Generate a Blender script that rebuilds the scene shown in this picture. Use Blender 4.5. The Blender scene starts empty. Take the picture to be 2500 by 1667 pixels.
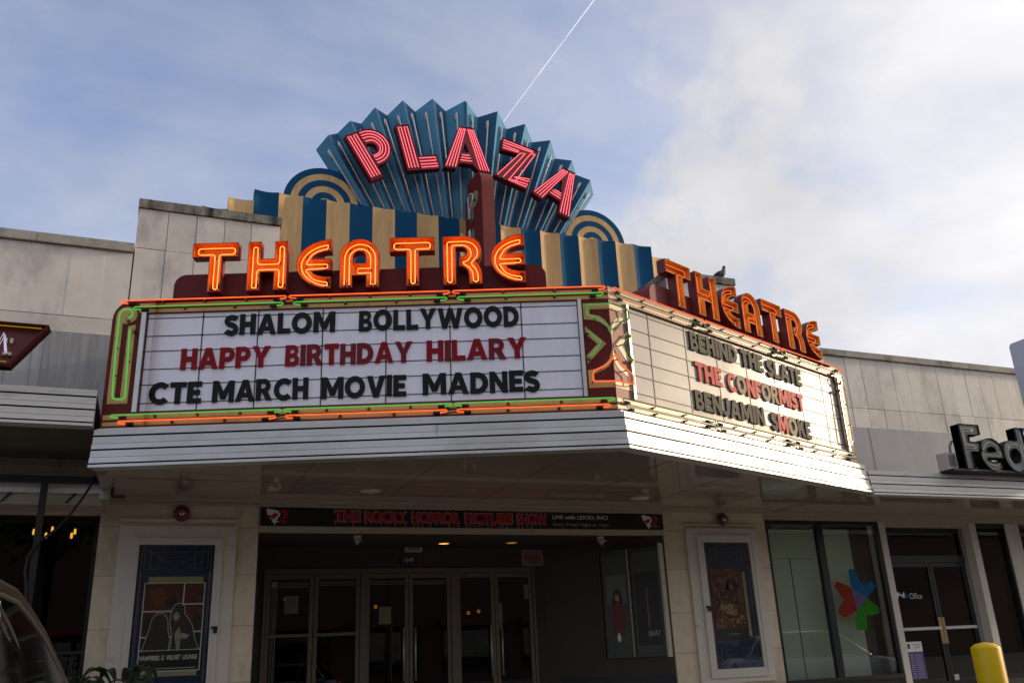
import bpy, math, random
from mathutils import Vector, Matrix
from mathutils.geometry import tessellate_polygon
R = math.radians
random.seed(7)
SC = bpy.context.scene
COL = SC.collection

# ------------------------------------------------------------------ camera
cam_d = bpy.data.cameras.new('camera'); cam = bpy.data.objects.new('camera', cam_d); COL.objects.link(cam)
yaw, pitch, roll = R(22.538), R(19.618), R(-2.576)
fw = Vector((math.sin(yaw)*math.cos(pitch), math.cos(yaw)*math.cos(pitch), math.sin(pitch)))
rt = Vector((math.cos(yaw), -math.sin(yaw), 0)); up = rt.cross(fw)
rt2 = rt*math.cos(roll)+up*math.sin(roll); up2 = up*math.cos(roll)-rt*math.sin(roll)
CAM = Vector((0, -11, 1.6))
cam.matrix_world = Matrix(((rt2.x, up2.x, -fw.x, CAM.x), (rt2.y, up2.y, -fw.y, CAM.y), (rt2.z, up2.z, -fw.z, CAM.z), (0, 0, 0, 1)))
cam_d.sensor_width = 36; cam_d.lens = 2129/2500*36; cam_d.clip_end = 20000; cam_d.clip_start = .05
SC.camera = cam

# ------------------------------------------------------------------ light, sky, exposure
SUN_EL, SUN_AZ = R(14), R(-5)            # azimuth measured from +x towards +y
sdir = Vector((math.cos(SUN_EL)*math.cos(SUN_AZ), math.cos(SUN_EL)*math.sin(SUN_AZ), math.sin(SUN_EL)))
sun_d = bpy.data.lights.new('sun', 'SUN'); sun_d.energy = 2.1; sun_d.angle = R(3.5); sun_d.color = (1, .78, .52)
sun = bpy.data.objects.new('sun', sun_d); COL.objects.link(sun)
sun.rotation_euler = (-sdir).to_track_quat('-Z', 'Y').to_euler()
world = bpy.data.worlds.new('World'); SC.world = world; world.use_nodes = True
SC.view_settings.view_transform = 'Standard'; SC.view_settings.look = 'None'
SC.view_settings.exposure = 0.62; SC.view_settings.gamma = 1; SC.view_settings.use_curve_mapping = False
def build_world():
    nt = world.node_tree; n = nt.nodes; l = nt.links; n.clear()
    def N(t, **k):
        x = n.new(t)
        for a, b in k.items(): setattr(x, a, b)
        return x
    def mth(op, a, b=None, clamp=False):
        x = N('ShaderNodeMath', operation=op); x.use_clamp = clamp
        for i, v in enumerate((a, b)):
            if v is None: continue
            if hasattr(v, 'is_linked') or hasattr(v, 'links'): l.new(v, x.inputs[i])
            else: x.inputs[i].default_value = v
        return x.outputs[0]
    tc = N('ShaderNodeTexCoord'); d = tc.outputs['Generated']
    sky = N('ShaderNodeTexSky', sky_type='NISHITA', sun_disc=False)
    sky.sun_elevation = SUN_EL; sky.sun_rotation = R(90)-SUN_AZ
    sky.altitude = 300; sky.air_density = 1.0; sky.dust_density = 1.0; sky.ozone_density = 2.5
    # cloud layer: direction projected on a plane overhead, stretched along the wind
    sep = N('ShaderNodeSeparateXYZ'); l.new(d, sep.inputs[0])
    z = mth('ADD', mth('MAXIMUM', sep.outputs[2], 0.0), .22)
    u = mth('DIVIDE', sep.outputs[0], z); v = mth('DIVIDE', sep.outputs[1], z)
    cmb = N('ShaderNodeCombineXYZ'); l.new(u, cmb.inputs[0]); l.new(v, cmb.inputs[1])
    mp = N('ShaderNodeMapping'); l.new(cmb.outputs[0], mp.inputs[0]); mp.inputs['Rotation'].default_value = (0, 0, R(35)); mp.inputs['Scale'].default_value = (1.0, 2.3, 1)
    mp.inputs['Location'].default_value = (.35, .9, 0)
    n1 = N('ShaderNodeTexNoise'); l.new(mp.outputs[0], n1.inputs['Vector']); n1.inputs['Scale'].default_value = 1.1; n1.inputs['Detail'].default_value = 8; n1.inputs['Roughness'].default_value = .52; n1.inputs['Distortion'].default_value = .35
    n2 = N('ShaderNodeTexNoise'); l.new(cmb.outputs[0], n2.inputs['Vector']); n2.inputs['Scale'].default_value = 2.6; n2.inputs['Detail'].default_value = 9; n2.inputs['Roughness'].default_value = .55; n2.inputs['Distortion'].default_value = .2
    dot = N('ShaderNodeVectorMath', operation='DOT_PRODUCT'); l.new(d, dot.inputs[0]); dot.inputs[1].default_value = sdir
    dp = mth('MAXIMUM', dot.outputs['Value'], 0.0)
    cover = mth('ADD', mth('MULTIPLY', mth('POWER', dp, 1.8), .60), mth('MULTIPLY', mth('MAXIMUM', mth('MULTIPLY', sep.outputs[1], -1.0), 0.0), .35))
    c = mth('ADD', mth('ADD', mth('MULTIPLY', n1.outputs[0], .75), mth('MULTIPLY', n2.outputs[0], .35)), cover)
    n3 = N('ShaderNodeTexNoise'); l.new(d, n3.inputs['Vector']); n3.inputs['Scale'].default_value = 6.5; n3.inputs['Detail'].default_value = 10; n3.inputs['Roughness'].default_value = .5
    pd = N('ShaderNodeVectorMath', operation='DOT_PRODUCT'); l.new(d, pd.inputs[0]); pd.inputs[1].default_value = Vector((.50, .74, .45)).normalized()
    pm = N('ShaderNodeMapRange'); l.new(pd.outputs['Value'], pm.inputs[0]); pm.inputs[1].default_value = .960; pm.inputs[2].default_value = .998; pm.inputs[3].default_value = 0.0; pm.inputs[4].default_value = 1.0
    pn = N('ShaderNodeMapRange'); l.new(n3.outputs[0], pn.inputs[0]); pn.inputs[1].default_value = .45; pn.inputs[2].default_value = .56; pn.inputs[3].default_value = -.03; pn.inputs[4].default_value = .20
    c = mth('ADD', c, mth('MULTIPLY', pn.outputs[0], pm.outputs[0]))
    c = mth('ADD', c, mth('MULTIPLY', mth('POWER', mth('SUBTRACT', 1.0, mth('MAXIMUM', sep.outputs[2], 0.0)), 3.0), .30))
    rmp = N('ShaderNodeValToRGB'); l.new(c, rmp.inputs[0])
    rmp.color_ramp.elements[0].position = .41; rmp.color_ramp.elements[0].color = (0, 0, 0, 1)
    rmp.color_ramp.elements[1].position = 1.0; rmp.color_ramp.elements[1].color = (1, 1, 1, 1)
    fac = mth('MULTIPLY', rmp.outputs[0], .92)
    # cloud brightness: lit towards the sun, greyer in its thick parts
    glow = mth('ADD', mth('MULTIPLY', mth('POWER', dp, 4.5), CLOUD[1]), CLOUD[0])
    shade = mth('ADD', mth('MULTIPLY', n2.outputs[0], .7), .65)
    val = mth('MULTIPLY', glow, shade)
    ccol = N('ShaderNodeMixRGB', blend_type='MULTIPLY'); ccol.inputs[0].default_value = 1; l.new(val, ccol.inputs[1]); ccol.inputs[2].default_value = (1.0, .97, .955, 1)
    skym = N('ShaderNodeMixRGB', blend_type='MULTIPLY'); skym.inputs[0].default_value = 1; l.new(sky.outputs[0], skym.inputs[1]); skym.inputs[2].default_value = SKYTINT
    bg1 = N('ShaderNodeBackground'); l.new(skym.outputs[0], bg1.inputs[0]); bg1.inputs[1].default_value = SKY_STRENGTH
    bg2 = N('ShaderNodeBackground'); l.new(ccol.outputs[0], bg2.inputs[0]); bg2.inputs[1].default_value = 1.0
    mix = N('ShaderNodeMixShader'); l.new(fac, mix.inputs[0]); l.new(bg1.outputs[0], mix.inputs[1]); l.new(bg2.outputs[0], mix.inputs[2])
    out = N('ShaderNodeOutputWorld'); l.new(mix.outputs[0], out.inputs[0])
SKY_STRENGTH = .155; SKYTINT = (.96, .96, 1.12, 1); CLOUD = (.47, .50)
build_world()

# ------------------------------------------------------------------ materials
def M(name, col, rough=.6, metal=0.0, var=.12, scale=5, stretch=(1, 1, 1), bump=0.0, spec=.5, island=0.0, dirt=None, dscale=2.0, dpos=(.5, .75), coat=0.0, dstretch=(1, 1, 1), trans=0.0, rvar=0.0):
    m = bpy.data.materials.new(name); m.use_nodes = True
    nt = m.node_tree; n = nt.nodes; l = nt.links
    b = n['Principled BSDF']; b.inputs['Roughness'].default_value = rough; b.inputs['Metallic'].default_value = metal
    b.inputs['Specular IOR Level'].default_value = spec; b.inputs['Coat Weight'].default_value = coat
    b.inputs['Transmission Weight'].default_value = trans
    tc = n.new('ShaderNodeTexCoord'); mp = n.new('ShaderNodeMapping'); l.new(tc.outputs['Object'], mp.inputs[0]); mp.inputs['Scale'].default_value = stretch
    nz = n.new('ShaderNodeTexNoise'); l.new(mp.outputs[0], nz.inputs['Vector']); nz.inputs['Scale'].default_value = scale; nz.inputs['Detail'].default_value = 7; nz.inputs['Roughness'].default_value = .6
    mr = n.new('ShaderNodeMapRange'); l.new(nz.outputs[0], mr.inputs[0]); mr.inputs[1].default_value = .25; mr.inputs[2].default_value = .75
    mr.inputs[3].default_value = 1-var; mr.inputs[4].default_value = 1+var
    fac = mr.outputs[0]
    if island:
        g = n.new('ShaderNodeNewGeometry'); mi = n.new('ShaderNodeMapRange'); l.new(g.outputs['Random Per Island'], mi.inputs[0]); mi.inputs[3].default_value = 1-island; mi.inputs[4].default_value = 1+island
        mu = n.new('ShaderNodeMath'); mu.operation = 'MULTIPLY'; l.new(fac, mu.inputs[0]); l.new(mi.outputs[0], mu.inputs[1]); fac = mu.outputs[0]
    mx = n.new('ShaderNodeMixRGB'); mx.blend_type = 'MULTIPLY'; mx.inputs[0].default_value = 1; mx.inputs[1].default_value = (*col, 1); l.new(fac, mx.inputs[2])
    cur = mx.outputs[0]
    if dirt:
        m2 = n.new('ShaderNodeMapping'); l.new(tc.outputs['Object'], m2.inputs[0]); m2.inputs['Scale'].default_value = dstretch; m2.inputs['Location'].default_value = (3.1, 1.7, .4)
        n2 = n.new('ShaderNodeTexNoise'); l.new(m2.outputs[0], n2.inputs['Vector']); n2.inputs['Scale'].default_value = dscale; n2.inputs['Detail'].default_value = 9; n2.inputs['Roughness'].default_value = .68
        r2 = n.new('ShaderNodeValToRGB'); l.new(n2.outputs[0], r2.inputs[0]); r2.color_ramp.elements[0].position = dpos[0]; r2.color_ramp.elements[1].position = dpos[1]
        md = n.new('ShaderNodeMixRGB'); l.new(r2.outputs[0], md.inputs[0]); l.new(cur, md.inputs[1]); md.inputs[2].default_value = (*dirt, 1); cur = md.outputs[0]
    l.new(cur, b.inputs['Base Color'])
    if rvar:
        rr = n.new('ShaderNodeMapRange'); l.new(nz.outputs[0], rr.inputs[0]); rr.inputs[1].default_value = .3; rr.inputs[2].default_value = .7; rr.inputs[3].default_value = rough-rvar; rr.inputs[4].default_value = rough+rvar; l.new(rr.outputs[0], b.inputs['Roughness'])
    if bump:
        bp = n.new('ShaderNodeBump'); bp.inputs['Strength'].default_value = bump; bp.inputs['Distance'].default_value = .02; l.new(nz.outputs[0], bp.inputs['Height']); l.new(bp.outputs[0], b.inputs['Normal'])
    return m
def glow(m, col, s):
    b = m.node_tree.nodes['Principled BSDF']; b.inputs['Emission Color'].default_value = (*col, 1); b.inputs['Emission Strength'].default_value = s; return m
def EM(name, col, strength):
    m = bpy.data.materials.new(name); m.use_nodes = True; n = m.node_tree.nodes; n.clear()
    e = n.new('ShaderNodeEmission'); e.inputs[0].default_value = (*col, 1); e.inputs[1].default_value = strength
    o = n.new('ShaderNodeOutputMaterial'); m.node_tree.links.new(e.outputs[0], o.inputs[0]); return m
def GLASS(name, tint=(.9, .92, .9), rough=.01, ior=1.8, gc=1.0):
    m = bpy.data.materials.new(name); m.use_nodes = True; n = m.node_tree.nodes; l = m.node_tree.links; n.clear()
    t = n.new('ShaderNodeBsdfTransparent'); t.inputs[0].default_value = (*tint, 1)
    g = n.new('ShaderNodeBsdfGlossy'); g.inputs['Roughness'].default_value = rough; g.inputs[0].default_value = (gc, gc, gc, 1)
    f = n.new('ShaderNodeFresnel'); f.inputs[0].default_value = ior
    tc = n.new('ShaderNodeTexCoord'); nz = n.new('ShaderNodeTexNoise'); nz.inputs['Scale'].default_value = 1.3; l.new(tc.outputs['Object'], nz.inputs['Vector'])
    bp = n.new('ShaderNodeBump'); bp.inputs['Strength'].default_value = .02; bp.inputs['Distance'].default_value = .02; l.new(nz.outputs[0], bp.inputs['Height']); l.new(bp.outputs[0], g.inputs['Normal'])
    gm = n.new('ShaderNodeNewGeometry'); iv = n.new('ShaderNodeMath'); iv.operation = 'SUBTRACT'; iv.inputs[0].default_value = 1.0; l.new(gm.outputs['Backfacing'], iv.inputs[1]); fm = n.new('ShaderNodeMath'); fm.operation = 'MULTIPLY'; l.new(f.outputs[0], fm.inputs[0]); l.new(iv.outputs[0], fm.inputs[1])
    x = n.new('ShaderNodeMixShader'); l.new(fm.outputs[0], x.inputs[0]); l.new(t.outputs[0], x.inputs[1]); l.new(g.outputs[0], x.inputs[2])
    o = n.new('ShaderNodeOutputMaterial'); l.new(x.outputs[0], o.inputs[0]); return m

STONE = M('marble_panel', (.80, .735, .645), .55, var=.12, scale=2.2, island=.09, bump=.12, dirt=(.46, .43, .40), dscale=1.15, dpos=(.49, .70), dstretch=(1.5, 1.5, .8))
GAP = M('joint_mortar', (.26, .24, .21), .9)
COPE = M('coping_stone', (.46, .42, .35), .8, var=.22, scale=5, bump=.3, dirt=(.10, .09, .08), dscale=2.2, dpos=(.5, .72))
COPED = M('stained_coping_stone', (.33, .30, .25), .85, var=.25, scale=6, bump=.4, dirt=(.045, .04, .038), dscale=3, dpos=(.43, .62), dstretch=(1.5, 1, .5))
PILLAR = M('limestone_pillar', (.66, .56, .42), .55, var=.15, scale=4, island=.05, bump=.12, dirt=(.34, .27, .19), dscale=2.0, dpos=(.55, .8), dstretch=(1, 1, .35))
FLASH = M('zinc_flashing', (.36, .36, .36), .5, metal=.35, var=.2, scale=7, stretch=(6, 6, .35), dirt=(.26, .255, .25), dscale=4, dpos=(.4, .7), dstretch=(7, 1, .3))
FLASHL = M('painted_flashing', (.42, .42, .44), .5, var=.12, scale=1.6, dirt=(.34, .33, .33), dscale=1.1)
ALU = M('ribbed_aluminium', (.68, .67, .66), .46, metal=.55, var=.10, scale=3, stretch=(.8, .8, 3), dirt=(.50, .47, .42), dscale=1.1, dpos=(.4, .75), dstretch=(1, 1, 2.2), rvar=.1)
ALUW = M('ribbed_painted_metal', (.68, .65, .60), .42, metal=.2, var=.08, scale=3, stretch=(.6, .6, 4), dirt=(.45, .42, .37), dscale=1.7, dpos=(.55, .8), dstretch=(1, 1, 3))
DARKLINE = M('dark_seam', (.012, .012, .012), .9, spec=.1)
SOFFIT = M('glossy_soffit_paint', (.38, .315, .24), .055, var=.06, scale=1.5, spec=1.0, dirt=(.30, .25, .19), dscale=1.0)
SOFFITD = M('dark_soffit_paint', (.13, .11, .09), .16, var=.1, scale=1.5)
MOULD = M('cream_moulding', (.46, .40, .31), .5, var=.1)
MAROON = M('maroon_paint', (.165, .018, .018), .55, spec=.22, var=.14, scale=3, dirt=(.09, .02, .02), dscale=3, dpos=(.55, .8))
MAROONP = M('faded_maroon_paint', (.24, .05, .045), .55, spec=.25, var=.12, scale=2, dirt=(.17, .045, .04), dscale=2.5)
MAROONS2 = M('sunlit_maroon_paint', (.40, .17, .13), .5, var=.14, scale=2.5, spec=.3, dirt=(.27, .09, .07), dscale=3)  # maroon of the right face, lightened to carry the sun's glow
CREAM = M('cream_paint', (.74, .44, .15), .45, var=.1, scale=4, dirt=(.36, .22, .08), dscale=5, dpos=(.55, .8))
CREAMR = M('sunlit_cream_paint', (.86, .66, .36), .4, var=.1, scale=4, dirt=(.5, .33, .14), dscale=5, dpos=(.55, .8))  # right-face copy of the cream with sunlight put into the colour
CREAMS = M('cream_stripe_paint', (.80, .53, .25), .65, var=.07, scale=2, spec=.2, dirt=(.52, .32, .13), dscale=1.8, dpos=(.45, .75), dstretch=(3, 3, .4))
BLUES = M('deep_blue_stripe_paint', (.006, .085, .20), .7, spec=.12, var=.1, scale=2, dirt=(.015, .08, .17), dscale=1.6, dpos=(.5, .85), dstretch=(3, 3, .4))
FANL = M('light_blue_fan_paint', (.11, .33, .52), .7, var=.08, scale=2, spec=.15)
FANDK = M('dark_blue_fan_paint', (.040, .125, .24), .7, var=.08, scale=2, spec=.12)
PANEL = M('white_letter_panel', (.74, .72, .80), .3, var=.04, scale=.9, dirt=(.58, .55, .60), dscale=1.1, dpos=(.42, .8), dstretch=(2.2, 2.2, .5), rvar=.06)
glow(PANEL, (.85, .80, 1.0), .075)
PANELW = M('white_glazed_panel', (.50, .475, .44), .36, var=.07, scale=.9, dirt=(.62, .59, .55), dscale=.8, dpos=(.45, .85), bump=.2, rvar=.12, spec=.11)
RAIL = M('dark_rail', (.05, .045, .04), .5, metal=.4)
TRIM = M('aluminium_trim', (.6, .6, .58), .35, metal=.7)
BLKP = M('black_plastic', (.013, .013, .014), .55, var=.15, scale=9, spec=.22)
REDP = M('red_plastic', (.30, .006, .014), .55, var=.15, scale=9, spec=.2)
REDF = M('faded_red_plastic', (.22, .016, .026), .6, spec=.2, var=.15, scale=9)
GREYP = M('glare_toned_black_plastic', (.10, .088, .066), .7, var=.3, scale=40, dirt=(.17, .15, .115), dscale=30, dpos=(.45, .7), spec=.2)  # black letter fronts greyed to tan: sun glare put into the colour
REDL = M('bright_red_plastic', (.52, .025, .02), .6, var=.15, scale=9, spec=.25)
PALEP = M('glare_paled_plastic', (.36, .29, .18), .65, var=.2, scale=20, spec=.2)  # letters turned cream by glare, painted in as their base colour
NEO = EM('orange_neon', (1.0, .125, .03), 1.0)
NEOY = EM('amber_neon', (1.0, .23, .04), 2.2)
NEG = EM('green_neon', (.14, .74, .13), .42)
NEGN = EM('ornament_green_neon', (.14, .66, .16), .30); NEON_ = EM('ornament_orange_neon', (1.0, .18, .05), .7)
NEGD = EM('dim_green_neon', (.14, .50, .16), .17)
NEOD = EM('softer_orange_neon', (1.0, .17, .05), .7)
NER = EM('red_neon', (1.0, .15, .19), 1.3)
NEB = EM('blue_neon', (.10, .40, 1.0), 2.0)
NEW = EM('white_neon', (.75, .72, 1.0), .45)
TUBEOFF = M('unlit_white_tube', (.84, .81, .76), .25, var=.03)
BLK = M('black_rubber', (.015, .014, .013), .6)
KNOB = M('brass_electrode', (.35, .26, .12), .4, metal=.5)
LETIN = M('orange_letter_interior', (.92, .32, .04), .5, var=.15, scale=8, dirt=(.16, .05, .015), dscale=11, dpos=(.6, .72), dstretch=(1, 1, .5))
LETOUT = M('letter_return_paint', (.30, .055, .040), .45, var=.12, scale=4)
LETRED = M('red_letter_face', (.20, .008, .016), .4, var=.12, scale=6)
WHITEF = M('white_painted_frame', (.64, .59, .53), .42, var=.07, scale=3, dirt=(.33, .31, .29), dscale=5, dpos=(.6, .85))
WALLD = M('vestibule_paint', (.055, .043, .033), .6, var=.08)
BLKM = M('black_metal_frame', (.02, .02, .021), .4, metal=.3)
GREYM = M('grey_metal', (.30, .30, .31), .45, metal=.3)
BRONZE = M('bronze_door_metal', (.18, .15, .12), .38, metal=.5, var=.08)
GLS = GLASS('clear_glass')
GLSD = GLASS('dark_glass', (.35, .36, .34))
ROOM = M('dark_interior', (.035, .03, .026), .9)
NAVY = M('navy_case_lining', (.006, .022, .095), .5, var=.3, scale=2)
GOLD = M('gold_line', (.40, .36, .15), .5)
PAPER = M('paper', (.22, .21, .14), .8, var=.04)
WHITE = M('white_print', (.78, .77, .74), .6, var=.04)
BANB = M('black_banner_vinyl', (.010, .010, .011), .4, var=.1)
BANR = M('red_banner_ink', (.42, .012, .016), .45, var=.25, scale=14)
BANP = M('pink_banner_ink', (.50, .28, .27), .45)
YEL = M('yellow_bollard_paint', (.88, .54, .006), .45, spec=.3, var=.06, scale=5, dirt=(.20, .14, .02), dscale=9, dpos=(.64, .70))
CHROME = M('chrome', (.42, .37, .30), .2, metal=1, var=.03)
ASPH = M('asphalt', (.055, .054, .053), .9, var=.25, scale=30, bump=.4)
CONC = M('concrete', (.40, .38, .345), .85, var=.15, scale=3, bump=.2)
LEAF = M('leaf', (.045, .095, .025), .5, var=.35, scale=3, island=.3)
BARK = M('bark', (.09, .065, .045), .9, bump=.5)
BRICK = M('brick', (.15, .075, .05), .8, var=.3, scale=18, stretch=(1, 1, 3))
SIGNW = M('white_sign_cabinet', (.56, .56, .59), .35, var=.03)
BELLR = M('dark_red_bell', (.17, .02, .02), .35, var=.1)

# ------------------------------------------------------------------ mesh helpers
class Frame:
    def __init__(s, O, A, N): s.O = Vector(O); s.A = Vector(A).normalized(); s.N = Vector(N).normalized()
    def p(s, a, z, d=0.0): return s.O + s.A*a + s.N*d + Vector((0, 0, z))
FX = Frame((0, 0, 0), (1, 0, 0), (0, -1, 0))
def at_y(y): return Frame((0, y, 0), (1, 0, 0), (0, -1, 0))
OFF = {}
class MB:
    def __init__(s): s.v = []; s.f = []; s.m = []; s.sm = []; s.mats = []
    def mi(s, mat):
        if mat not in s.mats: s.mats.append(mat)
        return s.mats.index(mat)
    def face(s, pts, mat, smooth=False):
        k = len(s.v); s.v += [Vector(p) for p in pts]; s.f.append(tuple(range(k, k+len(pts)))); s.m.append(s.mi(mat)); s.sm.append(smooth)
    def grid(s, rows, mat, smooth=True, closed=False):
        k = len(s.v); w = len(rows[0]); i = s.mi(mat)
        for r in rows: s.v += [Vector(p) for p in r]
        for a in range(len(rows)-1):
            for b in range(w if closed else w-1):
                c = (b+1) % w
                s.f.append((k+a*w+b, k+a*w+c, k+(a+1)*w+c, k+(a+1)*w+b)); s.m.append(i); s.sm.append(smooth)
    def obox(s, F, a0, a1, d0, d1, z0, z1, mat):
        k = len(s.v); i = s.mi(mat)
        for a in (a0, a1):
            for d in (d0, d1):
                for z in (z0, z1): s.v.append(F.p(a, z, d))
        for q in ((0, 1, 3, 2), (4, 6, 7, 5), (0, 4, 5, 1), (2, 3, 7, 6), (0, 2, 6, 4), (1, 5, 7, 3)):
            s.f.append(tuple(k+x for x in q)); s.m.append(i); s.sm.append(False)
    def box(s, x0, x1, y0, y1, z0, z1, mat): s.obox(FX, x0, x1, -y1, -y0, z0, z1, mat)
    def bar(s, p, q, w, h, mat):
        p = Vector(p); q = Vector(q); t = (q-p).normalized(); a = t.cross(Vector((0, 0, 1)))
        if a.length < 1e-3: a = Vector((1, 0, 0))
        a.normalize(); b = t.cross(a); k = len(s.v); i = s.mi(mat)
        for o in (p, q):
            for sa, sb in ((-1, -1), (1, -1), (1, 1), (-1, 1)): s.v.append(o+a*sa*w/2+b*sb*h/2)
        for f in ((0, 1, 2, 3), (7, 6, 5, 4), (0, 4, 5, 1), (1, 5, 6, 2), (2, 6, 7, 3), (3, 7, 4, 0)):
            s.f.append(tuple(k+x for x in f)); s.m.append(i); s.sm.append(False)
    def prism(s, F, poly, d0, d1, mf, ms=None, holes=(), back=True):
        ms = ms or mf
        loops = [poly]+list(holes)
        flat = [p for L in loops for p in L]
        tris = tessellate_polygon([[Vector((x, y, 0)) for x, y in L] for L in loops])
        for dd, on in ((d1, True), (d0, back)):
            if not on: continue
            k = len(s.v); s.v += [F.p(a, z, dd) for a, z in flat]
            for t in tris: s.f.append(tuple(k+x for x in t)); s.m.append(s.mi(mf if dd == d1 else ms)); s.sm.append(False)
        for L in loops: s.strip(F, L, d0, d1, ms)
    def strip(s, F, L, d0, d1, mat, closed=True):
        n = len(L); k = len(s.v); i = s.mi(mat)
        for a, z in L: s.v += [F.p(a, z, d0), F.p(a, z, d1)]
        for j in range(n if closed else n-1):
            b = (j+1) % n; s.f.append((k+2*j, k+2*b, k+2*b+1, k+2*j+1)); s.m.append(i); s.sm.append(False)
    def tube(s, path, r, mat, n=8, closed=False, caps=True):
        P = [Vector(p) for p in path]; m = len(P); k = len(s.v); i = s.mi(mat); prev = None
        for j in range(m):
            if closed: t = P[(j+1) % m]-P[j-1]
            else: t = P[min(j+1, m-1)]-P[max(j-1, 0)]
            if t.length < 1e-9: t = Vector((0, 0, 1))
            t.normalize()
            if prev is None:
                a = t.orthogonal().normalized()
            else:
                a = prev-t*prev.dot(t)
                if a.length < 1e-6: a = t.orthogonal()
                a.normalize()
            prev = a; b = t.cross(a); rr = r[j] if isinstance(r, (list, tuple)) else r
            for q in range(n):
                an = 2*math.pi*q/n; s.v.append(P[j]+(a*math.cos(an)+b*math.sin(an))*rr)
        for j in range(m if closed else m-1):
            j2 = (j+1) % m
            for q in range(n):
                q2 = (q+1) % n; s.f.append((k+j*n+q, k+j*n+q2, k+j2*n+q2, k+j2*n+q)); s.m.append(i); s.sm.append(True)
        if caps and not closed:
            s.f.append(tuple(k+q for q in reversed(range(n)))); s.m.append(i); s.sm.append(False)
            s.f.append(tuple(k+(m-1)*n+q for q in range(n))); s.m.append(i); s.sm.append(False)
    def lathe(s, O, axis, prof, mat, n=20):
        O = Vector(O); ax = Vector(axis).normalized(); a = ax.orthogonal().normalized(); b = ax.cross(a)
        rows = [[O+ax*h+(a*math.cos(2*math.pi*q/n)+b*math.sin(2*math.pi*q/n))*max(r, 1e-4) for q in range(n)] for r, h in prof]
        s.grid(rows, mat, True, True)
    def build(s, name, parent=None, loc=None):
        me = bpy.data.meshes.new(name)
        off = OFF[parent.name] if parent is not None else Vector(loc if loc is not None else (0, 0, 0))
        me.from_pydata([v-off for v in s.v], [], s.f)
        for m in s.mats: me.materials.append(m)
        me.polygons.foreach_set('material_index', s.m); me.polygons.foreach_set('use_smooth', s.sm)
        import bmesh
        bm = bmesh.new(); bm.from_mesh(me); bmesh.ops.recalc_face_normals(bm, faces=bm.faces); bm.to_mesh(me); bm.free()
        o = bpy.data.objects.new(name, me); COL.objects.link(o)
        if parent is not None: o.parent = parent
        else: o.location = off
        OFF[o.name] = off
        return o
def tag(o, label=None, cat=None, group=None, kind=None):
    if label: o['label'] = label
    if cat: o['category'] = cat
    if group: o['group'] = group
    if kind: o['kind'] = kind
    return o
def thing(name, label, cat, loc, group=None):
    o = bpy.data.objects.new(name, None); COL.objects.link(o); o.location = loc; o.empty_display_size = .2
    OFF[o.name] = Vector(loc); return tag(o, label, cat, group)
def arc(cx, cy, rx, ry, a0, a1, n):
    return [(cx+rx*math.cos(R(a0+(a1-a0)*i/n)), cy+ry*math.sin(R(a0+(a1-a0)*i/n))) for i in range(n+1)]
def ccw(poly):
    return sum(p[0]*q[1]-q[0]*p[1] for p, q in zip(poly, poly[1:]+poly[:1])) > 0
def inset(poly, d):
    P = poly if ccw(poly) else poly[::-1]; out = []; n = len(P)
    for i in range(n):
        a, b, c = Vector(P[i-1]), Vector(P[i]), Vector(P[(i+1) % n])
        e1 = (b-a).normalized(); e2 = (c-b).normalized(); n1 = Vector((-e1.y, e1.x)); n2 = Vector((-e2.y, e2.x))
        m = n1+n2
        if m.length < .1: m = n1
        m.normalize(); k = d/max(m.dot(n1), .5); out.append(tuple(b+m*k))
    return out
def rounded(poly, r, n=3):
    out = []; N = len(poly)
    for i in range(N):
        a, b, c = Vector(poly[i-1]), Vector(poly[i]), Vector(poly[(i+1) % N])
        l1 = (a-b).length; l2 = (c-b).length; k = min(r, l1*.45, l2*.45)
        if (b-a).normalized().dot((c-b).normalized()) > .9: out.append(tuple(b)); continue
        p = b+(a-b).normalized()*k; q = b+(c-b).normalized()*k
        for j in range(n+1):
            t = j/n; out.append(tuple(p*(1-t)**2+b*2*t*(1-t)+q*t*t))
    return out
# text meshes from the built-in font
_tc = {}
def text_polys(txt, offset=0.0):
    key = (txt, offset)
    if key in _tc: return _tc[key]
    cu = bpy.data.curves.new('t', 'FONT'); cu.body = txt; cu.size = 1; cu.offset = offset; cu.resolution_u = 4; cu.dimensions = '2D'; cu.fill_mode = 'FRONT'
    ob = bpy.data.objects.new('t', cu); COL.objects.link(ob)
    dg = bpy.context.evaluated_depsgraph_get(); dg.update()
    me = bpy.data.meshes.new_from_object(ob.evaluated_get(dg))
    vs = [(v.co.x, v.co.y) for v in me.vertices]; fs = [tuple(p.vertices) for p in me.polygons]
    cnt = {}
    for f in fs:
        for i in range(len(f)):
            e = (f[i], f[(i+1) % len(f)]); cnt[e] = 1
    edges = [e for e in cnt if (e[1], e[0]) not in cnt]
    bpy.data.objects.remove(ob); bpy.data.curves.remove(cu); bpy.data.meshes.remove(me)
    xs = [v[0] for v in vs] or [0, 1]; ys = [v[1] for v in vs] or [0, 1]
    _tc[key] = (vs, fs, edges, min(xs), max(xs), min(ys), max(ys)); return _tc[key]
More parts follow.
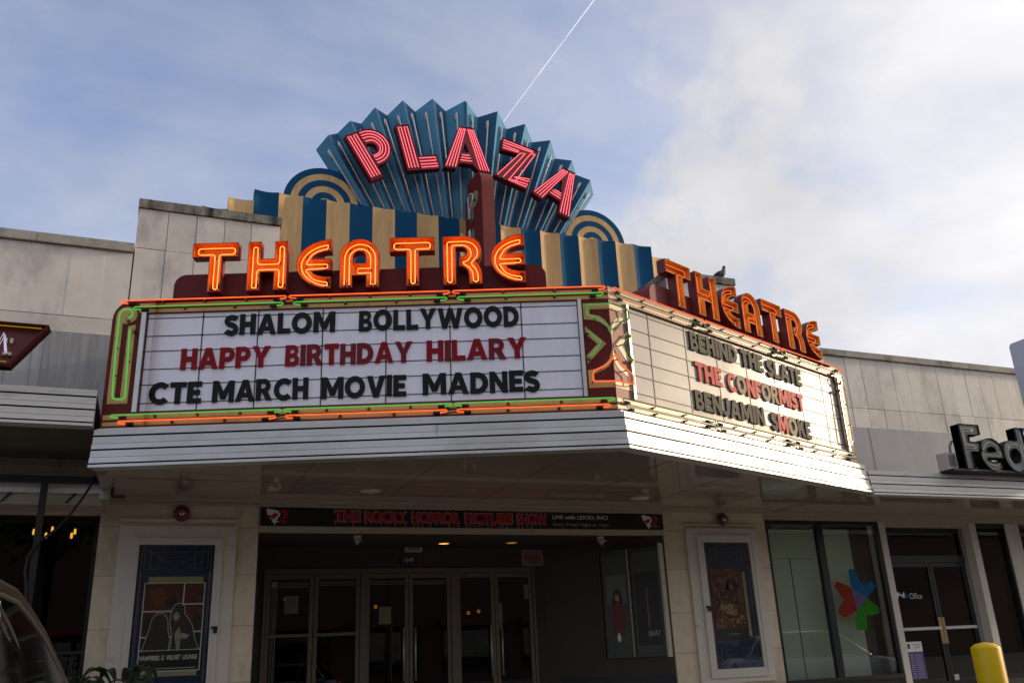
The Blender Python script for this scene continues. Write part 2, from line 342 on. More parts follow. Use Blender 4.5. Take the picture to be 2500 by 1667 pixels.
def add_text(mb, F, txt, a0, a1, z0, z1, d0, d1, mat, offset=0.0, ms=None):
    vs, fs, edges, x0, x1, y0, y1 = text_polys(txt, offset); ms = ms or mat
    sx = (a1-a0)/(x1-x0); sy = (z1-z0)/(y1-y0)
    W = [(a0+(x-x0)*sx, z0+(y-y0)*sy) for x, y in vs]; i = mb.mi(mat); j = mb.mi(ms)
    k = len(mb.v); mb.v += [F.p(a, z, d1) for a, z in W]
    for f in fs: mb.f.append(tuple(k+q for q in f)); mb.m.append(i); mb.sm.append(False)
    if d1-d0 > .002:
        k2 = len(mb.v); mb.v += [F.p(a, z, d0) for a, z in W]
        for e in edges: mb.f.append((k+e[0], k+e[1], k2+e[1], k2+e[0])); mb.m.append(j); mb.sm.append(False)

# ================================================================== SETTING
g = MB()
g.face([(-400, -400, -.02), (400, -400, -.02), (400, -9, 0), (-400, -9, 0)], ASPH)
g.face([(-400, -9, 0), (400, -9, 0), (400, -2.6, .56), (-400, -2.6, .56)], ASPH)
g.face([(-400, -2.6, .56), (400, -2.6, .56), (400, 400, .56), (-400, 400, .56)], ASPH)
tag(g.build('ground', loc=(0, 0, 0)), kind='structure')
g = MB(); g.box(-40, 40, -2.55, 2.2, .563, .70, CONC)
tag(g.build('sidewalk', loc=(0, 0, .56)), kind='structure')

# ------------------------------------------------------------------ shared building pieces
def panels(mb, x0, x1, z0, z1, xs, zs, y, t=.04, gap=.0075):
    X = [x0]+[x for x in xs if x0+.02 < x < x1-.02]+[x1]; Z = [z0]+[z for z in zs if z0+.02 < z < z1-.02]+[z1]
    mb.box(x0, x1, y+t*.6, y+t*.6+.3, z0, z1, GAP)
    for i in range(len(X)-1):
        for j in range(len(Z)-1):
            e = random.uniform(-.002, .003)
            mb.box(X[i]+gap/2, X[i+1]-gap/2, y+e, y+t*.6-.002, Z[j]+gap/2, Z[j+1]-gap/2, STONE)
def coping(mb, x0, x1, y0, y1, z0, z1, mat, seg=1.05):
    n = max(1, round((x1-x0)/seg))
    for i in range(n):
        a = x0+(x1-x0)*i/n; b = x0+(x1-x0)*(i+1)/n; e = random.uniform(-.004, .004)
        mb.box(a+.003, b-.003, y0+e, y1, z0, z1+e, mat)
RIBS = [(-.06, .415), (-.06, .392), (0, .388), (0, .331), (-.03, .329), (-.03, .315), (.0, .313), (.003, .246), (.008, .245), (.008, .241), (.014, .240), (.02, .188), (-.012, .186), (-.012, .172), (.02, .170), (.023, .105), (.028, .104), (.028, .100), (.034, .099), (.04, .045), (.005, .043), (.005, .03), (.045, .028), (.048, .0), (-.12, .0)]
def ribs(mb, pts, z, mat, prof=RIBS, scale=1.0, end_caps=True):
    """extrude the ribbed fascia profile along a plan polyline (outward = right-hand side looking along it)"""
    P = [Vector((p[0], p[1], 0)) for p in pts]; rows = []
    for j, p in enumerate(P):
        ns = []
        if j > 0: t = (P[j]-P[j-1]).normalized(); ns.append(Vector((t.y, -t.x, 0)))
        if j < len(P)-1: t = (P[j+1]-P[j]).normalized(); ns.append(Vector((t.y, -t.x, 0)))
        m = sum(ns, Vector()).normalized(); k = 1/max(m.dot(ns[0]), .3)
        rows.append([p+m*d*k+Vector((0, 0, z+h*scale)) for d, h in prof])
    for a, b in zip(rows[:-1], rows[1:]):
        for i in range(len(prof)-1):
            groove = i in (3, 4, 5, 8, 11, 12, 13, 16, 19, 20, 21)
            mb.face([a[i], b[i], b[i+1], a[i+1]], DARKLINE if groove else mat)
    if end_caps:
        mb.face(rows[0], mat); mb.face(rows[-1], mat)

# ------------------------------------------------------------------ the theatre building
TB = thing('theatre_building', 'pale stone theatre front with raised parapet blocks and blue and cream striped parapet', 'building', (4.24, 0, .7))
def build_theatre():
    def block(x0, x1, xs):
        w = MB(); panels(w, x0, x1, 3.9, 7.2, xs, [4.9, 5.77, 6.64], 0)
        w.box(x0+.004, x1-.004, .326, .83, 3.9, 7.19, STONE)
        o = w.build('stone_block', TB)
        c = MB(); coping(c, x0-.015, x1+.015, -.03, .85, 7.203, 7.325, COPED, .9); c.build('coping', o)
    block(-.55, 1.225, [-.19, .16, .51, .85]); block(7.30, 8.62, [7.62, 7.97, 8.31])
    # striped parapet: nineteen shallow flutes, stepping down twice at either end
    w = MB(); x = .916-.7; pitch = .35; n = 23
    tops = [7.75, 7.95]+[8.135]*19+[7.95, 7.75]
    for i in range(n):
        a = x+i*pitch; mat = BLUES if i % 2 == 0 else CREAMS; rows = []; K = 8
        for k in range(K+1):
            s = k/K; rows.append((a+pitch*s, .75+.036*math.sin(math.pi*s)))
        zt = tops[i]
        w.grid([[(px, py, 4.4) for px, py in rows], [(px, py, zt) for px, py in rows]], mat, True)
        w.face([(px, py, zt) for px, py in rows]+[(a+pitch, .9, zt), (a, .9, zt)], mat)
        if i in (0, 1, 2, 21, 22): w.face([(a, .75, zt-.5), (a, .9, zt-.5), (a, .9, zt), (a, .75, zt)], BLUES if mat is CREAMS else mat)
        if i in (0, 1, 20, 21, 22): w.face([(a+pitch, .75, zt-.5), (a+pitch, .9, zt-.5), (a+pitch, .9, zt), (a+pitch, .75, zt)], mat)
        w.face([(a, .9, 4.4), (a+pitch, .9, 4.4), (a+pitch, .9, zt), (a, .9, zt)], mat)
    w.build('striped_parapet', TB)
    for s in (-1, 1):
        m = MB(); cx = 4.24-s*2.28; cz = 8.13; fr = Frame((0, .9, 0), (1, 0, 0), (0, -1, 0))
        for k in range(6):
            ro = .62-.104*k; ri = max(ro-.104, .01)
            o = arc(cx, cz, ro, ro, 0, 180, 28); i_ = arc(cx, cz, ri, ri, 180, 0, 28)
            m.prism(fr, o+i_, -.12, .0, BLUES if k % 2 == 0 else CREAMS)
        m.build('striped_arch', TB)
    # roof and body behind
    r = MB(); r.box(-.5, 8.9, .95, 14, 3.3, 6.9, GAP); r.build('roof', TB)
    # pillars either side of the entrance, built of stone courses
    def pillar(x0, x1, zs, ret0, ret1):
        w = MB(); Z = [.7]+zs+[3.45]
        for a, b in zip(Z[:-1], Z[1:]):
            e = random.uniform(-.002, .002)
            w.box(x0, x1, e, .35, a+.003, b-.003, PILLAR)
        w.box(x0+.006, x1-.006, .006, .345, .7, 3.45, GAP)
        w.build('pillar', TB)
    pillar(-.59, 1.155, [1.05, 1.42, 2.03, 2.6, 3.15], 0, 1)
    pillar(6.785, 8.575, [1.05, 1.5, 2.03, 2.62, 3.16], 1, 0)
    w = MB()
    w.box(1.16, 6.78, -.004, .10, 3.10, 3.42, MOULD); w.box(1.16, 6.78, -.03, -.006, 3.118, 3.165, MOULD)
    w.build('entrance_beam', TB)
    w = MB()
    w.box(-.55, 8.57, -.09, -.002, 3.425, 3.452, MOULD); w.box(1.16, 6.78, -.06, -.008, 3.395, 3.422, MOULD)
    w.box(-.55, 1.15, -.06, -.01, 3.395, 3.421, MOULD); w.box(-.38, .9, -.03, -.002, 3.2, 3.235, PILLAR); w.box(7.1, 8.4, -.03, -.002, 3.235, 3.26, PILLAR)
    w.build('moulding', TB)
    # vestibule
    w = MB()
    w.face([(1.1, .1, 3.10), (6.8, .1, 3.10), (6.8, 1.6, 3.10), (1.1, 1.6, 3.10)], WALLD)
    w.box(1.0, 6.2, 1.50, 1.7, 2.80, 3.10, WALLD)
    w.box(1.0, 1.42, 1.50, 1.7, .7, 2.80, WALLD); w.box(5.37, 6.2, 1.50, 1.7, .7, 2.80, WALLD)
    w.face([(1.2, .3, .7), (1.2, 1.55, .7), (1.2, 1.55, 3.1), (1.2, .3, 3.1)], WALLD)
    A = Vector((5.55, 1.5, 0)); B = Vector((6.79, .02, 0)); u = (B-A).normalized()
    nrm = Vector((u.y, -u.x, 0)); nrm = nrm if nrm.y < 0 else -nrm
    F = Frame(A, u, nrm); w.obox(F, 0, (B-A).length, -.15, 0, .7, 3.1, WALLD)
    w.build('vestibule_wall', TB)
    w = MB(); w.obox(F, .2, 1.9, .0, .012, .7, 1.22, BLKM); w.build('wainscot', TB)
    # lobby room behind the doors
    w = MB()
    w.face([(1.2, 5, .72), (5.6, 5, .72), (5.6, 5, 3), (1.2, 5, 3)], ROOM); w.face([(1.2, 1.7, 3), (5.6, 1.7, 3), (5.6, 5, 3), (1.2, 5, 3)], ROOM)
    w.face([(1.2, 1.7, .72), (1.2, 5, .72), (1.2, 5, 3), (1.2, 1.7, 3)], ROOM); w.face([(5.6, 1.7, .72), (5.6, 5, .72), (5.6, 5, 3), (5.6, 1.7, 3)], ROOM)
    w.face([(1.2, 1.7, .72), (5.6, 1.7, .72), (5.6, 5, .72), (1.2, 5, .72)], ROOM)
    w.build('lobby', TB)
    # three pairs of glazed doors
    w = MB(); F = at_y(1.5)
    w.obox(F, 1.42, 5.37, -.02, .03, 2.74, 2.805, BRONZE)
    for a, b in ((1.42, 1.455), (2.73, 2.80), (4.05, 4.13), (5.33, 5.37)): w.obox(F, a, b, -.02, .03, .7, 2.738, BRONZE)
    w.build('door_frame', TB)
    for k, (a, b) in enumerate(((1.46, 2.085), (2.095, 2.725), (2.805, 3.42), (3.43, 4.045), (4.135, 4.72), (4.73, 5.325))):
        d = MB(); s = .055
        d.obox(F, a, a+s, -.035, .012, .72, 2.735, BRONZE); d.obox(F, b-s, b, -.035, .012, .72, 2.735, BRONZE)
        d.obox(F, a+s+.001, b-s-.001, -.034, .010, 2.67, 2.733, BRONZE); d.obox(F, a+s+.001, b-s-.001, -.034, .010, .72, .95, BRONZE)
        o = d.build('door', TB)
        q = MB(); q.obox(F, a+s+.002, b-s-.002, -.016, -.010, .952, 2.668, GLSD); q.build('glass', o)
        if k < 2:
            q = MB(); q.obox(F, a+.01, b-.01, .02, .05, 1.92, 1.96, BRONZE); q.build('push_bar', o)
        else:
            q = MB(); q.tube([F.p(b-.08 if k % 2 == 0 else a+.08, z, .045) for z in (1.3, 2.0)], .012, TRIM); q.build('handle', o)
        if k == 0:
            q = MB()
            for j in range(4): q.obox(F, a+.075+.02*j, a+.081+.02*j, -.008, -.006, 1.0, 2.62, GREYM); q.obox(F, a+.16, b-s-.01, -.008, -.006, 2.56+.02*j, 2.566+.02*j, GREYM)
            q.obox(F, a+.065, a+.135, -.0055, -.004, 2.56, 2.64, GREYM); q.build('etched_border', o)
        elif k < 4:
            q = MB()
            for j in range(3): q.obox(F, a+s+.01, b-s-.01, -.008, -.006, 2.585+.022*j, 2.591+.022*j, GREYM)
            q.build('etched_border', o)
build_theatre()

# ------------------------------------------------------------------ left shop
LS = thing('corner_shop', 'low stone fronted shop left of the theatre with grey metal flashing and dark glass front', 'building', (-3.2, 0, .7))
def build_left_shop():
    w = MB(); panels(w, -6, -.56, 4.2, 6.555, [-.88-.37*i for i in range(14)], [5.43, 5.64], 0); w.box(-6, -.56, .33, 10, 3.9, 6.4, GAP); w.build('stone_wall', LS)
    c = MB(); coping(c, -6, -.555, -.05, .4, 6.558, 6.675, COPE, 1.1); c.build('coping', LS)
    m = MB(); m.box(-1.405, -.56, -.018, -.002, 4.2, 5.43, FLASH); m.box(-6, -1.41, -.014, -.002, 4.2, 5.43, FLASHL)
    for x in (-1.52, -1.78): m.box(x, x+.006, -.017, -.0145, 4.2, 5.43, GAP)
    m.build('flashing', LS)
    f = MB(); ribs(f, [(-6, -1.65), (-.665, -1.65)], 3.885, ALUW, scale=.96); f.box(-6, -.67, -1.55, -.0, 4.2, 4.26, GAP); f.build('canopy_fascia', LS)
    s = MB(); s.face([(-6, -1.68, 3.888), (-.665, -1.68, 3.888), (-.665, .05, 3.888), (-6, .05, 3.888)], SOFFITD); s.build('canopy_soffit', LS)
    w = MB(); w.box(-6, -.592, -.0, .3, 3.3, 3.89, PILLAR); w.box(-6, -.6, -.06, -.002, 3.80, 3.885, PILLAR); w.build('lintel', LS)
    gl = MB(); gl.box(-6, -.6, .25, .256, .75, 3.3, GLSD)
    gl.build('window', LS)
    for x in (-.625, -2.6, -4.4):
        fr = MB(); fr.box(x-.02, x+.02, .22, .30, .7, 3.3, BLKM); fr.build('window_frame', LS)
    r = MB()
    r.face([(-6, 6, .72), (-.6, 6, .72), (-.6, 6, 3.6), (-6, 6, 3.6)], ROOM); r.face([(-6, .3, 3.6), (-.6, .3, 3.6), (-.6, 6, 3.6), (-6, 6, 3.6)], ROOM)
    r.face([(-.6, .3, .72), (-.6, 6, .72), (-.6, 6, 3.6), (-.6, .3, 3.6)], ROOM); r.face([(-6, .3, .72), (-6, 6, .72), (-6, 6, 3.6), (-6, .3, 3.6)], ROOM)
    r.face([(-6, .3, .72), (-.6, .3, .72), (-.6, 6, .72), (-6, 6, .72)], ROOM)
    r.build('shop_interior', LS)
build_left_shop()

# ------------------------------------------------------------------ right shop
RS = thing('print_shop', 'stone fronted shop right of the theatre with ribbed canopy and dark framed windows', 'building', (12, 0, .7))
def build_right_shop():
    xs = [8.63+.345*i for i in range(40)]
    w = MB(); panels(w, 8.63, 20, 3.75, 6.13, xs, [4.4, 5.235], 0); w.box(8.63, 20, .33, 10, 3.4, 6.0, GAP); w.build('stone_wall', RS)
    c = MB(); coping(c, 8.63, 20, -.05, .4, 6.133, 6.235, COPE, 1.5); c.build('coping', RS)
    m = MB(); m.box(8.63, 13.2, -.018, -.002, 3.75, 4.895, FLASHL); m.box(10.95, 10.956, -.021, -.019, 3.75, 4.895, GAP); m.build('flashing', RS)
    f = MB(); ribs(f, [(9.16, -1.655), (20, -1.655)], 3.445, ALUW, scale=.86); f.box(9.2, 20, -1.55, 0, 3.72, 3.78, GAP); f.build('canopy_fascia', RS)
    s = MB(); s.face([(9.02, -1.69, 3.4705), (20, -1.69, 3.4705), (20, .05, 3.4705), (8.8, .05, 3.4705)], SOFFIT); s.build('canopy_soffit', RS)
    b = MB(); b.box(8.58, 20, -.01, .3, 3.34, 3.469, MOULD); b.box(10.9, 12.9, .005, .3, 3.27, 3.338, MOULD); b.build('lintel', RS)
    def post(x0, x1, y0=-.02, z1=3.338):
        p = MB(); p.box(x0, x1, y0, .25, .7, z1, WHITEF); p.build('post', RS)
    w = MB(); w.box(15.9, 20, .0, .3, .7, 3.338, PILLAR); w.build('pillar', RS)
    post(10.785, 10.905); post(12.75, 12.89); post(13.585, 13.83); post(13.84, 13.9)
    j = MB(); j.box(12.66, 12.749, .14, .3, .7, 3.26, GREYM); j.build('door_jamb', RS)
    # display window of two panes
    fr = MB()
    fr.box(8.58, 10.78, .0, .08, 3.28, 3.339, BLKM); fr.box(8.58, 8.62, .0, .08, 1.06, 3.278, BLKM); fr.box(10.72, 10.78, .0, .08, 1.06, 3.278, BLKM)
    fr.box(9.535, 9.655, .0, .08, 1.06, 3.278, BLKM); fr.box(8.58, 10.78, -.02, .08, 1.0, 1.058, BLKM); fr.box(8.58, 10.78, .0, .08, .7, .998, BLKM)
    o = fr.build('display_window', RS)
    for a, b_ in ((8.622, 9.533), (9.657, 10.718)):
        q = MB(); q.box(a, b_, .03, .036, 1.06, 3.278, GLS); q.build('glass', o)
    p = MB(); p.box(8.63, 9.64, .25, .27, .8, 3.235, BOARD); p.box(9.642, 10.385, .25, .27, .8, 3.245, BOARD)
    p.box(9.14, 9.152, .243, .249, .9, 2.79, BLKM); p.box(8.64, 9.6, .244, .249, 2.79, 2.796, GREYM); p.build('display_board', RS)
    cur = MB()
    rows = [[(10.40+.012*i, .42+.03*math.sin(i*1.1), z) for i in range(28)] for z in (.8, 3.2)]
    cur.grid(rows, CURT); cur.build('curtain', RS)
    r = MB()
    for x0, x1 in ((8.6, 10.8), (10.8, 20)):
        r.face([(x0, 4, .72), (x1, 4, .72), (x1, 4, 3.4), (x0, 4, 3.4)], ROOM); r.face([(x0, .3, 3.39), (x1, .3, 3.39), (x1, 4, 3.39), (x0, 4, 3.39)], ROOM)
        r.face([(x0, .3, .72), (x0, 4, .72), (x0, 4, 3.4), (x0, .3, 3.4)], ROOM); r.face([(x0, .3, .72), (x1, .3, .72), (x1, 4, .72), (x0, 4, .72)], ROOM)
    r.build('shop_interior', RS)
    # entrance with a pair of black doors and a transom
    d = MB(); F = at_y(.15)
    d.obox(F, 10.91, 12.66, -.06, .0, 3.19, 3.27, BLKM); d.obox(F, 10.91, 12.66, -.06, .02, 2.71, 2.82, BLKM)
    d.obox(F, 12.63, 12.66, -.06, 0, .7, 3.188, BLKM); d.obox(F, 10.906, 10.93, -.06, 0, .7, 3.188, BLKM)
    o = d.build('entrance_frame', RS); q = MB(); q.obox(F, 10.932, 12.628, -.04, -.034, 2.822, 3.188, GLSD); q.build('transom_glass', o)
    for a, b_ in ((10.935, 11.865), (11.875, 12.625)):
        d = MB(); s = .055
        d.obox(F, a, a+s, -.045, .01, .72, 2.705, BLKM); d.obox(F, b_-s, b_, -.045, .01, .72, 2.705, BLKM)
        d.obox(F, a+s+.001, b_-s-.001, -.044, .008, 2.64, 2.703, BLKM); d.obox(F, a+s+.001, b_-s-.001, -.044, .008, .72, .9, BLKM)
        o = d.build('door', RS); q = MB(); q.obox(F, a+s+.002, b_-s-.002, -.02, -.014, .902, 2.638, GLSD); q.build('glass', o)
        q = MB(); q.obox(F, a+.03, b_-.03, .03, .05, 1.665, 1.71, TRIM); q.build('push_bar', o)
        q = MB(); xx = b_-.03 if a < 11.5 else a+.03; q.obox(F, xx-.03, xx+.03, .012, .03, 1.45, 1.85, KNOB); q.build('lock_plate', o)
    q = MB(); q.box(12.895, 13.58, .06, .066, .75, 3.26, GLSD); o = q.build('side_window', RS)
    q = MB(); q.box(12.895, 13.58, .0, .08, 3.262, 3.337, BLKM); q.box(12.893, 12.93, .0, .055, .7, 3.26, BLKM); q.box(13.55, 13.582, .0, .055, .7, 3.26, BLKM); q.build('frame', o)
    q = MB(); q.box(13.91, 16, .06, .066, .75, 3.337, GLSD); o = q.build('side_window', RS)
    q = MB(); q.box(13.905, 13.94, .0, .055, .7, 3.337, BLKM); q.build('frame', o)
BOARD = M('pale_display_board', (.74, .78, .68), .6, var=.05, scale=2)
def translucent(m, f):
    n = m.node_tree.nodes; l = m.node_tree.links; b = n['Principled BSDF']; t = n.new('ShaderNodeBsdfTranslucent'); t.inputs[0].default_value = (.72, .78, .66, 1); x = n.new('ShaderNodeMixShader'); x.inputs[0].default_value = f
    l.new(b.outputs[0], x.inputs[1]); l.new(t.outputs[0], x.inputs[2]); l.new(x.outputs[0], n['Material Output'].inputs[0])
translucent(BOARD, .5)
CURT = M('grey_curtain', (.16, .16, .13), .8, var=.2, scale=8)
build_right_shop()

# ================================================================== MARQUEE
NOSE = Vector((4.31, -3.496, 0)); LEND = Vector((-.65, -1.65, 0)); REND = Vector((9.13, -1.65, 0))
def vface(O, A): A = A.normalized(); return Frame(O, A, (A.y, -A.x, 0))
FL = vface(NOSE, NOSE-LEND)      # a runs from -5.3 (left end) to 0 (nose)
FR = vface(NOSE, REND-NOSE)      # a runs from 0 (nose) to 5.2
NI = .045                        # where the two inset faces meet
MQ = thing('theatre_marquee', 'wedge shaped theatre marquee with ribbed white metal edge and lit letter boards', 'marquee', (4.24, -1.6, 3.45))
def hair(F, a0, a1, z, d, mat, r=.0066, e0=True, e1=True):
    m = MB(); p = []
    sg = 1 if a1 > a0 else -1
    if e0: p += [F.p(a0+.09*sg, z-.022, d-.03), F.p(a0+.02*sg, z-.022, d-.012), F.p(a0, z-.012, d-.002)]
    p += [F.p(a0+.012*sg, z, d), F.p(a1-.012*sg, z, d)]
    if e1: p += [F.p(a1, z-.012, d-.002), F.p(a1-.02*sg, z-.022, d-.012), F.p(a1-.09*sg, z-.022, d-.03)]
    m.tube(p, r, mat)
    for a in ((a0+.11*sg) if e0 else None, (a1-.11*sg) if e1 else None):
        if a is not None: m.tube([F.p(a-.035, z-.022, d-.035), F.p(a+.035, z-.022, d-.035)], .017, BLK)
    k = max(2, int(abs(a1-a0)/.42))
    for i in range(1, k):
        a = a0+(a1-a0)*i/k
        m.tube([F.p(a, z-.012, d-.06), F.p(a, z-.010, d-.012)], .008, KNOB, 6); m.tube([F.p(a, z-.012, d-.06), F.p(a, z-.012, d-.052)], .016, BLK, 8)
    return m
def build_marquee():
    f = MB(); ribs(f, [LEND, NOSE, REND], 3.47, ALU)
    # sheet joints along the fascia
    for a in (-1.9,):
        f.obox(FL, a, a+.002, .0, .0245, 3.66, 3.78, GREYM)
    f.build('ribbed_fascia', MQ)
    s = MB(); z = 3.474
    s.face([(-.58, .05, z), LEND+Vector((.05, .0, z)), NOSE+Vector((0, .03, z)), REND+Vector((-.02, 0, z)), (9.0, .05, z)], SOFFIT)
    for i in range(8):
        x = .2+i*1.22; yy = -1.55-(x+.65)*.372 if x < 4.31 else -1.55-(9.13-x)*.383
        s.box(x, x+.004, yy+.06, -.1, z-.002, z-.0005, DARKLINE)
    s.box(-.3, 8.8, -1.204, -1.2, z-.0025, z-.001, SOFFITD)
    s.box(-.35, 8.6, -.16, -.10, z-.03, z-.001, MOULD)
    s.build('soffit', MQ)
    b = MB()
    zt = 5.27
    for zz in (3.86, zt): b.face([(-.2, -.02, zz), (-.2, -1.75, zz), NOSE+Vector((0, .2, zz)), (8.8, -1.7, zz), (8.8, -.02, zz)], MAROON)
    b.face([(-.2, -.02, 3.86), (-.2, -1.75, 3.86), (-.2, -1.75, zt), (-.2, -.02, zt)], MAROON)
    b.build('body', MQ)
    def face(F, sgn, aend, board, mpaint, cpaint):
        q = lambda u: u*sgn
        poly = [(q(NI), 3.885), (q(aend), 3.885), (q(aend), 5.08)]
        c = arc(0, 0, .21, .21, 0, 90, 6); poly += [(q(aend-.21+x), 5.08+y) for x, y in c]+[(q(NI), 5.29)]
        u0, u1 = board; hole = [(q(u0), 4.065), (q(u1), 4.065), (q(u1), 5.137), (q(u0), 5.137)]
        m = MB(); m.prism(F, poly, -.17, -.12, mpaint, mpaint, [hole]); o = m.build('frame', MQ)
        m = MB(); m.prism(F, [(q(aend), 3.885), (q(aend), 5.08), (q(aend-.06), 5.2), (q(aend-.3), 5.28), (q(aend-.3), 3.885)], -.55, -.172, mpaint)
        m.build('frame_end', MQ)
        m = MB()
        for z0, z1 in ((5.213, 5.247), (5.142, 5.18), (3.985, 4.037), (3.92, 3.962)):
            m.obox(F, q(NI+.004), q(aend-(.27 if z0 > 5 else .02)), -.1195, -.117, z0, z1, cpaint)
        m.build('painted_band', o)
        return o
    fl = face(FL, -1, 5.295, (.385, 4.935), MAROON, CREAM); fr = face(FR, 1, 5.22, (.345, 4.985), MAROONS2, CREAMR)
    # letter boards with panel joints and rails
    def board(F, sgn, u0, u1, divs, mat):
        q = lambda u: u*sgn
        m = MB(); D = [u0]+divs+[u1]
        for a, b in zip(D[:-1], D[1:]): m.obox(F, q(a+.004), q(b-.004), -.168, -.152, 4.067, 5.135, mat)
        o = m.build('letter_board', MQ)
        for u in divs:
            r = MB(); r.obox(F, q(u-.006), q(u+.006), -.1515, -.1475, 4.07, 5.13, RAIL); r.build('divider', o)
        for z in (5.085, 4.885, 4.718, 4.520, 4.352, 4.155):
            r = MB(); r.obox(F, q(u0+.006), q(u1-.006), -.1505, -.1458, z-.0045, z+.0045, RAIL)
            for u in divs: r.obox(F, q(u-.01), q(u+.01), -.1472, -.1452, z-.012, z+.012, RAIL)
            r.build('letter_rail', o)
    board(FL, -1, .385, 4.935, [.99, 1.752, 2.428, 3.096, 3.776, 4.356], PANEL)
    board(FR, 1, .345, 4.985, [.738, 1.41, 2.03, 2.67, 3.32, 3.95, 4.58], PANELW)
    for q_ in ((FL, -4.985, -4.938), (FL, -.383, -.345), (FR, .308, .343), (FR, 4.987, 5.02)):
        m = MB(); m.obox(q_[0], q_[1], q_[2], -.118, -.092, 4.055, 5.138, TRIM); m.build('edge_trim', MQ)
    # end cane ornaments
    def cane(F, sgn, du, par, nmat, cmat):
        q = lambda u: (u+du)*sgn
        band = [(5.253, 4.153), (5.255, 5.10)]+[(5.145+.11*math.cos(R(t)), 5.118+.098*math.sin(R(t))) for t in range(0, 271, 30)]+[(5.182, 5.03), (5.182, 4.222), (5.124, 4.212), (5.121, 4.995), (5.046, 5.008), (5.046, 4.153)]
        m = MB(); m.prism(F, [(q(u), z) for u, z in band], -.1195, -.1165, cmat); m.build('painted_ornament', par)
        t = [(5.12, 5.062), (5.085, 5.075), (5.066, 5.105), (5.075, 5.14), (5.105, 5.165), (5.145, 5.172), (5.182, 5.155), (5.204, 5.11), (5.20, 4.74), (5.182, 4.225), (5.165, 4.188), (5.075, 4.182), (5.052, 4.205), (5.08, 4.945), (5.058, 4.935)]
        m = MB(); m.tube([F.p(q(u), z, -.065) for u, z in rounded_path(t)], .0085, nmat)
        for u, z in ((5.12, 5.05), (5.05, 4.93)): m.tube([F.p(q(u), z, -.12), F.p(q(u), z, -.055)], .02, KNOB)
        for u, z in ((5.2, 4.75), (5.19, 4.45), (5.065, 4.6)): m.tube([F.p(q(u), z, -.12), F.p(q(u), z, -.07)], .007, KNOB, 6)
        m.build('neon_tube', par)
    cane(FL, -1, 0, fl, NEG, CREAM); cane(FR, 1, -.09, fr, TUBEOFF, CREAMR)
    # nose ornament painted across both faces
    def nose(F, sgn, par, n1, n2, cmat):
        q = lambda u: u*sgn
        c1 = [(.326, 5.092), (NI, 5.092), (NI, 5.022), (.258, 5.026), (.258, 4.973), (.152, 4.939), (.095, 4.89), (.065, 4.83), (.052, 4.75), (NI, 4.63), (NI, 4.80)]
        c1 = [(.326, 5.092), (NI, 5.092), (NI, 5.022), (.258, 5.022), (.258, 4.967), (.16, 4.945), (.105, 4.90), (.072, 4.85), (NI, 4.79), (NI, 4.64), (.052, 4.72), (.075, 4.79), (.11, 4.84), (.157, 4.874), (.233, 4.9), (.325, 4.909)]
        c2 = [(.319, 4.832), (.107, 4.629), (.322, 4.407), (.324, 4.499), (.2, 4.629), (.323, 4.745)]
        c3 = [(NI, 4.625), (.052, 4.557), (.09, 4.454), (.15, 4.393), (.23, 4.355), (.322, 4.341), (.321, 4.148), (NI, 4.148), (NI, 4.213), (.256, 4.217), (.261, 4.298), (.165, 4.335), (.1, 4.375), (NI, 4.45)]
        m = MB()
        for c in (c1, c2, c3): m.prism(F, [(q(u), z) for u, z in c], -.1195, -.1165, cmat)
        m.build('painted_ornament', par)
        z0 = .018
        for path, mat in (([(z0, 5.06), (.29, 5.055), (.296, 4.945), (.21, 4.908), (.142, 4.868), (.091, 4.807), (z0, 4.742)], n1), ([(.30, 4.755), (.157, 4.625), (.30, 4.468)], n1),
                          ([(z0, 4.492), (.065, 4.445), (.114, 4.389), (.194, 4.346), (.275, 4.312), (.285, 4.202), (z0, 4.197)], n2)):
            m = MB(); m.tube([F.p(q(u), z, -.06) for u, z in rounded_path(path)], .0080, mat)
            for u, z in (path[1], path[len(path)//2], path[-2]): m.tube([F.p(q(u), z, -.12), F.p(q(u), z, -.065)], .007, KNOB, 6)
            if len(path) == 3:
                for u, z in (path[0], path[2]): m.tube([F.p(q(u), z, -.12), F.p(q(u), z, -.06)], .021, KNOB, 10); m.tube([F.p(q(u), z, -.12), F.p(q(u), z, -.118)], .032, BLK, 10)
            m.build('neon_tube', par)
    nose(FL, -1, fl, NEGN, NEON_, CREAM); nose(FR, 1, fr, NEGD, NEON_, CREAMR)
    # running neon lines
    for F, sgn, par, og, gr, ends in ((FL, -1, fl, NEO, NEG, (5.28, 5.26)), (FR, 1, fr, NEOD, NEGD, (5.18, 5.16))):
        e = ends[0]
        br = [.06, 1.73, 3.46]
        for i in range(3):
            a0 = br[i]+.012; a1 = (br[i+1] if i < 2 else e)-.012
            L_ = i == 2
            hair(F, a0*sgn, (a1-(.06 if L_ else 0))*sgn, 5.262, -.06, og).build('neon_tube', par)
            hair(F, (a0+.03)*sgn, (a1-.05-(.15 if i == 2 else 0))*sgn, 5.188, -.06, gr).build('neon_tube', par)
            hair(F, a0*sgn, (a1-(.09 if L_ else 0))*sgn, 4.02, -.06, gr).build('neon_tube', par)
            hair(F, (a0+.05)*sgn, (a1-.02-(.15 if L_ else 0))*sgn, 3.952, -.055, og if sgn < 0 else TUBEOFF).build('neon_tube', par)
        m = MB()
